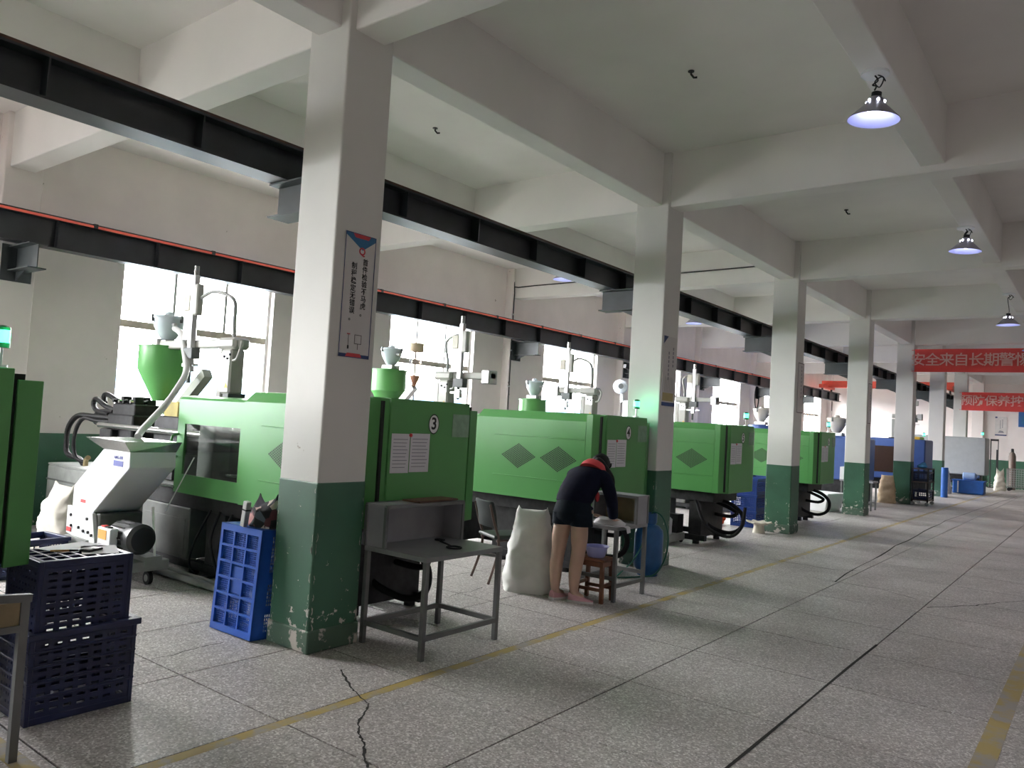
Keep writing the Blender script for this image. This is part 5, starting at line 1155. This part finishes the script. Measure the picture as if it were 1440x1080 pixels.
shoe(pl(-4.155, 6.185, 0), pl(-4.10, 6.40, 0)); shoe(pl(-3.985, 6.235, 0), pl(-3.78, 6.325, 0))

# ================================================================== LAMPS
SHADEM = pmat('lamp_shade_grey', (0.33, 0.32, 0.36), 0.35, 0.5, 0.05)
SHADEI = pmat('lamp_inside_blue_white', (0.55, 0.58, 0.95), 0.4, 0, 0.0)
BULB = pmat('bulb_cool_white', (0.9, 0.9, 1.0), 0.3, emit=((0.80, 0.82, 1.0), 24.0))
def lamp(label, x, y, zb, zr, tilt, power=30):
    t = thing('pendant_lamp', label, 'lamp', (x, y, zb), group='pendant lamps under the beams')
    MB().lathe([(0.10, -0.02), (0.10, 0.0)], n=20).build('ceiling_plate', WHITEPL, t, smooth=0.6)
    d = zr-zb
    MB().tube(spline([(0, 0, -0.02), (0.02, 0.01, -0.06), (-0.015, 0.0, -0.09), (0.012, 0, d+0.26), (0, 0, d+0.23)], 4), 0.006).build('cord', INK, t, smooth=1.0)
    MB().tube(spline([(0.02, 0, -0.02), (0.06, 0.01, -0.05), (0.03, 0.02, -0.11), (0.0, 0.0, -0.07), (0.05, 0.0, -0.04), (0.075, 0, -0.08)], 4), 0.005).build('cord_coil', INK, t, smooth=1.0)
    M = Matrix.Translation((0, 0, d)) @ Matrix.Rotation(tilt, 4, 'Y')
    MB().lathe([(0.026, 0.215), (0.036, 0.21), (0.036, 0.165), (0.03, 0.16)], n=16, M=M).build('socket', INK, t, smooth=0.6)
    s = MB().lathe([(0.038, 0.17), (0.055, 0.15), (0.065, 0.12), (0.085, 0.10), (0.14, 0.045), (0.185, 0.0), (0.188, 0.0), (0.188, 0.003), (0.142, 0.049), (0.087, 0.105), (0.068, 0.124), (0.058, 0.153), (0.04, 0.174)], n=32, M=M, close=False).build('shade', SHADEM, t, smooth=0.6)
    MB().lathe([(0.183, 0.0015), (0.138, 0.043), (0.084, 0.097), (0.063, 0.118)], n=32, M=M, close=False).build('reflector', SHADEI, s, smooth=0.8)
    MB().lathe([(0.02, 0.15), (0.03, 0.12), (0.05, 0.08), (0.045, 0.055), (0.02, 0.042), (0.004, 0.04)], n=16, M=M).build('bulb', BULB, t, smooth=1.0)
    for k in range(6):
        a = 2*PI*k/6; MB().ell(M @ V(0.0625*math.cos(a), 0.0625*math.sin(a), 0.136), (0.010, 0.010, 0.014), 8, 6).build('vent_glow', BULB, s, smooth=2)  # no openings: glowing beads stand in for bulb light showing through vents
    dl = bpy.data.lights.new('lamp_glow', 'SPOT'); dl.energy = power; dl.color = (0.86, 0.88, 1.0); dl.spot_size = math.radians(140); dl.spot_blend = 0.5; dl.shadow_soft_size = 0.05
    g = bpy.data.objects.new('lamp_glow', dl); COL.objects.link(g); g.parent = t; g.location = (0, 0, d-0.01)
    return t
lamp('nearest pendant lamp with conical reflector under the aisle beam', -1.455, 6.137, 4.45, 4.085, 0.08)
lamp('second pendant lamp along the aisle beam', -1.50, 11.17, 4.45, 4.14, 0.06)
lamp('third pendant lamp along the aisle beam, hanging lower on its cord', -1.485, 16.32, 4.45, 3.88, 0.0)
lamp('fourth pendant lamp along the aisle beam near the right edge', -1.47, 21.3, 4.45, 3.95, 0.0)
lamp('pendant lamp seen just under the crane girder before the second column', -7.6, 11.09, 4.45, 4.17, 0.0)
lamp('pendant lamp seen between the second and third columns under the girder', -7.6, 16.46, 4.45, 4.12, 0.0)
lamp('pendant lamp over the number 3 machine hidden by the nearest column', -7.6, 5.9, 4.45, 4.25, 0.0)

# ================================================================== SIGNS
BOARD = pmat('poster_paper', (0.58, 0.56, 0.55), 0.4, 0, 0.02)
PBLUE = pmat('poster_blue', (0.012, 0.035, 0.14), 0.4); PTEAL = pmat('poster_teal', (0.015, 0.12, 0.26), 0.4); PRED = pmat('poster_red', (0.50, 0.04, 0.05), 0.4)
PGOLD = pmat('poster_gold', (0.40, 0.33, 0.14), 0.5)
def poster(label, x, y0, y1, z0, z1, kind):
    t = thing('wall_poster', label, 'poster', (x, (y0+y1)/2, z0)); w, h = y1-y0, z1-z0
    MB().box(0, 0.008, -w/2, w/2, 0, h).build('board', BOARD, t)
    e = 0.0085
    if kind == 1:
        MB().grid([-w/2, -w/2+0.006, w/2-0.006, w/2], [0, 0.006, h-0.006, h], lambda i, j: not (i == 1 and j == 1), 0.0006, RX @ Matrix.Translation((0, 0, e))).build('border', PBLUE, t)
        MB().prism([(-w/2, h), (w/2, h), (w/2, h-0.03), (0.02, h-0.115), (-w/2, h-0.02)], 'x', e, e+0.0005).build('header_triangle', PTEAL, t)
        MB().prism([(-0.075, h-0.004), (0.09, h-0.004), (0.07, h-0.032), (-0.055, h-0.032)], 'x', e+0.0005, e+0.001).build('header_bar', PRED, t)
        MB().prism([(-w/2, 0.0), (w/2, 0.0), (w/2, 0.026), (-w/2, 0.026)], 'x', e, e+0.0005).build('footer', PBLUE, t)
        MB().prism([(-0.08, 0.006), (0.07, 0.006), (0.055, 0.032), (-0.065, 0.032)], 'x', e+0.0005, e+0.001).build('footer_bar', PRED, t)
        link('emblem', on_x(text_mesh('emblem', 'Q', 0.075, PRED, 0.0003, 0.002)), t, (e+0.001, 0.015, h-0.125))
        link('slogan', on_x(text_mesh('slogan', '首\n件\n检\n验\n不\n马\n虎\n。', 0.052, INK, 0.0003, 0.0008, 1.02)), t, (e+0.001, 0.052, h-0.385))
        link('slogan', on_x(text_mesh('slogan', '制\n程\n稳\n定\n无\n错\n误\n。', 0.052, INK, 0.0003, 0.0008, 1.02)), t, (e+0.001, -0.048, h-0.425))
        MB().grid([-0.005, -0.001, 0.056, 0.06], [0.10, 0.104, 0.163, 0.167], lambda i, j: not (i == 1 and j == 1), 0.0006, RX @ Matrix.Translation((0, 0, e))).build('icon_board', INK, t)
        MB().box(e, e+0.0006, 0.026, 0.03, 0.06, 0.10).build('icon_stem', INK, t); MB().box(e, e+0.0006, -0.062, -0.058, 0.07, 0.165).build('icon_brush', INK, t)
        MB().box(e, e+0.0006, -0.075, -0.045, 0.163, 0.17).build('icon_cap', PRED, t); MB().box(e, e+0.0006, -0.067, -0.053, 0.06, 0.085).build('icon_tip', INK, t)
    elif kind == 2:
        MB().prism([(-w/2, 0), (w/2, 0), (w/2, 0.045), (-w/2, 0.045)], 'x', e, e+0.0005).build('footer', PBLUE, t)
        MB().prism([(-w/2, h), (-w/2+0.12, h), (-w/2, h-0.10)], 'x', e, e+0.0005).build('header_corner', PBLUE, t)
        MB().box(e, e+0.0005, -w/2+0.02, w/2-0.05, 0.06, 0.16).build('picture', PGOLD, t)
        m = MB()
        for i in range(9): m.box(e, e+0.0004, -0.11+i*0.026, -0.105+i*0.026, 0.17, 0.36-0.01*(i % 3))
        stuff(m.build('small_print', INKGREY, t))
        for q, (yy, n) in enumerate(((0.085, 5), (-0.03, 7))):
            m = MB()
            for i in range(n): m.box(e, e+0.0004, yy-0.013, yy+0.013, h-0.16-0.06*q-i*0.052, h-0.125-0.06*q-i*0.052)
            stuff(m.build('blurred_characters', INKGREY, t))
    else:
        MB().grid([-w/2, -w/2+0.012, w/2-0.012, w/2], [0, 0.012, h-0.012, h], lambda i, j: not (i == 1 and j == 1), 0.0006, RX @ Matrix.Translation((0, 0, e))).build('border', pmat('poster_brown', (0.08, 0.05, 0.06), 0.5), t)
        m = MB()
        for i in range(9): m.box(e, e+0.0004, 0.02, 0.05, h*0.9-i*0.065, h*0.9-i*0.065+0.04)
        stuff(m.build('blurred_characters', INKGREY, t))
    return t
poster('tall quality slogan poster with blue triangle head on the nearest column', COL_X1+0.001, 3.518, 3.802, 2.048, 2.94, 1)
poster('tall poster with gold picture on the second column', COL_X1+0.001, 8.47, 8.83, 1.95, 2.80, 2)
poster('narrow framed notice on the third column', COL_X1+0.001, 13.56, 13.88, 2.08, 2.95, 3)
poster('narrow framed notice on the fourth column', COL_X1+0.001, 18.50, 18.80, 2.05, 2.95, 3)
t = thing('wall_poster', 'white poster with a bicycle-like picture on the far end wall', 'poster', (-3.67, END_Y-0.012, 2.2))
MB().box(-0.21, 0.21, -0.008, 0.0, 0, 0.80).build('board', pmat('poster_white', (0.72, 0.70, 0.68), 0.5), t); MB().box(-0.21, 0.21, -0.009, -0.008, 0, 0.05).build('footer', PBLUE, t); MB().box(-0.21, -0.13, -0.009, -0.008, 0.74, 0.80).build('header_corner', PBLUE, t)
MB().prism([(-0.10, 0.12), (0.12, 0.12), (0.08, 0.2), (-0.04, 0.22)], 'y', -0.009, -0.008).build('picture', INKGREY, t)
for q, yy in enumerate((-0.02, 0.06)):
    m = MB()
    for i in range(6): m.box(yy-0.015, yy+0.015, -0.009, -0.008, 0.60-i*0.06+0.04*q, 0.64-i*0.06+0.04*q)
    stuff(m.build('blurred_characters', INKGREY, t))
t = thing('wall_poster', 'blue notice board on the end wall at the right edge', 'poster', (-2.60, END_Y-0.012, 2.6)); MB().box(-0.45, 0.9, -0.02, 0.0, 0, 0.63).build('board', pmat('board_blue', (0.02, 0.10, 0.30), 0.5), t)
MB().box(-0.35, 0.8, -0.021, -0.02, 0.12, 0.45).build('notice_field', PTEAL, t)
BANR = pmat('banner_red', (0.55, 0.035, 0.03), 0.6, 0, 0.05); BANT = pmat('banner_text_pink', (0.66, 0.40, 0.36), 0.6)
def banner(label, x0, x1, y, z0, z1, txt, tx, tz, size, pitch):
    t = thing('banner', label, 'banner', (x0, y, z0)); L, h = x1-x0, z1-z0
    n = 40; fr = []; f = lambda u: 0.012*math.sin(u*5.0)-0.05*math.sin(PI*min(1, u/L))*0
    m = MB()
    for i in range(n+1):
        u = L*i/n; m.v += [(u, f(u), 0), (u, f(u), h), (u, f(u)+0.003, 0), (u, f(u)+0.003, h)]
    for i in range(n):
        a, b = 4*i, 4*i+4; m.f += [(a, b, b+1, a+1), (a+2, a+3, b+3, b+2), (a+1, b+1, b+3, a+3), (a, a+2, b+2, b)]
    m.f += [(0, 1, 3, 2), (4*n, 4*n+2, 4*n+3, 4*n+1)]
    m.build('cloth', BANR, t, smooth=1.0)
    for i, ch in enumerate(txt):
        u = tx+i*pitch-x0; link('character', on_y(text_mesh('character', ch, size, BANT, 0.0006, 0.004)), t, (u, f(u)-0.016, tz-z0))
    for z in (0.02, h-0.02): MB().cyl((-0.08, 0.03, z), (0, 0, z), 0.008).build('tie', BANR, t)
    return t
banner('long red slogan banner tied to the fifth column across the aisle', -4.27, 1.5, 23.40, 3.62, 4.24, '安全来自长期警惕', -4.27+0.09, 3.93, 0.37, 0.342)
banner('red slogan banner further back, below and behind the longer one', -4.45, 1.5, 33.38, 3.02, 3.70, '预防保养按', -4.30, 3.37, 0.42, 0.40)

# ================================================================== OVERHEAD AND WALL DETAILS
REDC2 = pmat('crane_red', (0.50, 0.055, 0.03), 0.5, 0, 0.1)
t = thing('bridge_crane', 'orange-red bridge crane spanning the bay between the runway girders far back', 'crane', (-7.66, 36.3, 3.82))
MB().box(-2.7, 2.75, -0.14, 0.14, 0.14, 0.44).build('bridge_girder', REDC2, t, bevel=0.01)
for s in (-2.5, 2.5):
    MB().box(s-0.10, s+0.10, -0.9, 0.9, 0.08, 0.24).build('end_carriage', REDC2, t, bevel=0.01)
    for y in (-0.7, 0.7): MB().cyl((s-0.03, y, 0.07 if s < 0 else -0.015), (s+0.03, y, 0.07 if s < 0 else -0.015), 0.07).build('wheel', DARKIRON, t, smooth=0.6)
MB().box(-1.6, -1.1, -0.25, 0.1, 0.44, 0.66).build('hoist', BEDLIGHT, t, bevel=0.02)
t = thing('security_camera', 'small white security camera perched above the wall girder', 'camera', (-10.70, 15.95, 3.90))
MB().cyl((-0.05, 0, 0), (0.12, 0, 0.02), 0.014).build('arm', DARKIRON, t); MB().bar((0.08, -0.10, 0.03), (0.22, 0.14, 0.01), 0.07, 0.07).build('body', WHITEPL, t); MB().cyl((0.215, 0.135, 0.01), (0.225, 0.15, 0.008), 0.03).build('lens', INK, t)
t = thing('pedestal_fan', 'white pedestal fan by the wall left of the second column', 'fan', (-9.95, 17.72, 0))
MB().lathe([(0.24, 0), (0.24, 0.03), (0.05, 0.06)], n=24).build('base', WHITEPL, t, smooth=0.6); MB().box(-0.09, 0.09, -0.06, 0.06, 0.05, 2.35).build('post', WHITEPL, t, bevel=0.03, seg=2)
fc = V(-0.15, -0.10, 2.70); fd = V(0.55, -0.8, 0.1).normalized(); MQ = fd.to_track_quat('Z', 'Y').to_matrix().to_4x4()
h = MB().lathe([(0.08, -0.14), (0.18, -0.05), (0.19, 0.02), (0.165, 0.07), (0.05, 0.10)], tuple(fc), 28, MQ).build('fan_head', pmat('fan_white', (0.62, 0.68, 0.76), 0.4), t, smooth=0.8)
MB().lathe([(0.07, 0.10), (0.07, 0.12)], tuple(fc), 16, MQ).build('hub_cap', DARKGREYP, h); MB().cyl((-0.1, -0.05, 2.3), (-0.13, -0.05, 2.66), 0.05).build('neck', WHITEPL, t, smooth=0.6)
t = thing('cable_pulley', 'black motor with a coiled cable hanging under the wall girder', 'motor', (-9.95, 18.15, 2.97))
MB().bar((-0.1, -0.45, 0.28), (0.0, -0.05, 0.22), 0.10).build('motor', DARKIRON, t); MB().bar((0, -0.1, 0.25), (0, 0.0, 0.40), 0.06).build('hanger', DARKIRON, t)
MB().tube([(0, 0.08+0.13*math.cos(2*PI*i/24), 0.0+0.2*math.sin(2*PI*i/24)) for i in range(25)], 0.018).build('cable_coil', BLACKHOSE, t, smooth=1.0)
MB().bar((0, -0.05, 0.22), (0, 0.08, 0.19), 0.03).build('hook', DARKIRON, t)
t = thing('wall_mirror', 'oval framed mirror on a wall pilaster beyond the third column', 'mirror', (PIL_X+0.002, 28.62, 3.05))
MB().add([(0.012, 0, 0)]+[(0.012, 0.2*math.cos(2*PI*i/28), 0.42*math.sin(2*PI*i/28)) for i in range(28)], [(0, 1+i, 1+(i+1) % 28) for i in range(28)]).build('glass', pmat('mirror_glass', (0.7, 0.6, 0.55), 0.1, 0.9), t)
MB().tube([(0.012, 0.2*math.cos(2*PI*i/28), 0.42*math.sin(2*PI*i/28)) for i in range(29)], 0.022).build('rim', DARKIRON, t, smooth=1.0)
for k, (x, y, lab_) in enumerate(((-6.346, 6.424, 'small fan hook in the ceiling of the window bay'), (-3.183, 6.58, 'small fan hook in the aisle ceiling before the second column'), (-3.138, 11.842, 'small fan hook in the aisle ceiling past the second column'))):
    t = thing('ceiling_hook', lab_, 'hook', (x, y, SLAB_Z)); MB().tube([(0, 0, 0), (0, 0, -0.03), (0.02, 0.02, -0.06), (0.05, 0.03, -0.06)], 0.010).build('hook', DARKIRON, t, smooth=1.0); MB().cyl((0, 0, -0.008), (0, 0, 0), 0.03).build('plate', DARKIRON, t)
for k, lab_ in ((2, 'thin cable clipped along the cross beam above the second window pier'), (1, 'thin cable run down the wall pilaster behind the second bay')):
    y = col_y(k)
    t = thing('wall_cable', lab_, 'cable', (-10.5, y+0.05, 4.6))
    if k == 2: MB().tube(spline([(-0.03, -0.02, -4.0), (-0.03, -0.02, -0.1), (0.05, 0.0, 0.02), (3.0, 0.0, 0.05), (5.6, 0.0, 0.08)], 6), 0.012).build('cable', DARKIRON, t, smooth=1.0)
    else: MB().tube([(-0.035, 0.0, -3.0), (-0.035, 0.0, -0.1)], 0.012).build('cable', DARKIRON, t, smooth=1.0)
    for i in range(3): MB().box(-0.05, -0.02, -0.06, -0.01, -0.6-i*0.8, -0.57-i*0.8).build('clip', ALU, t)
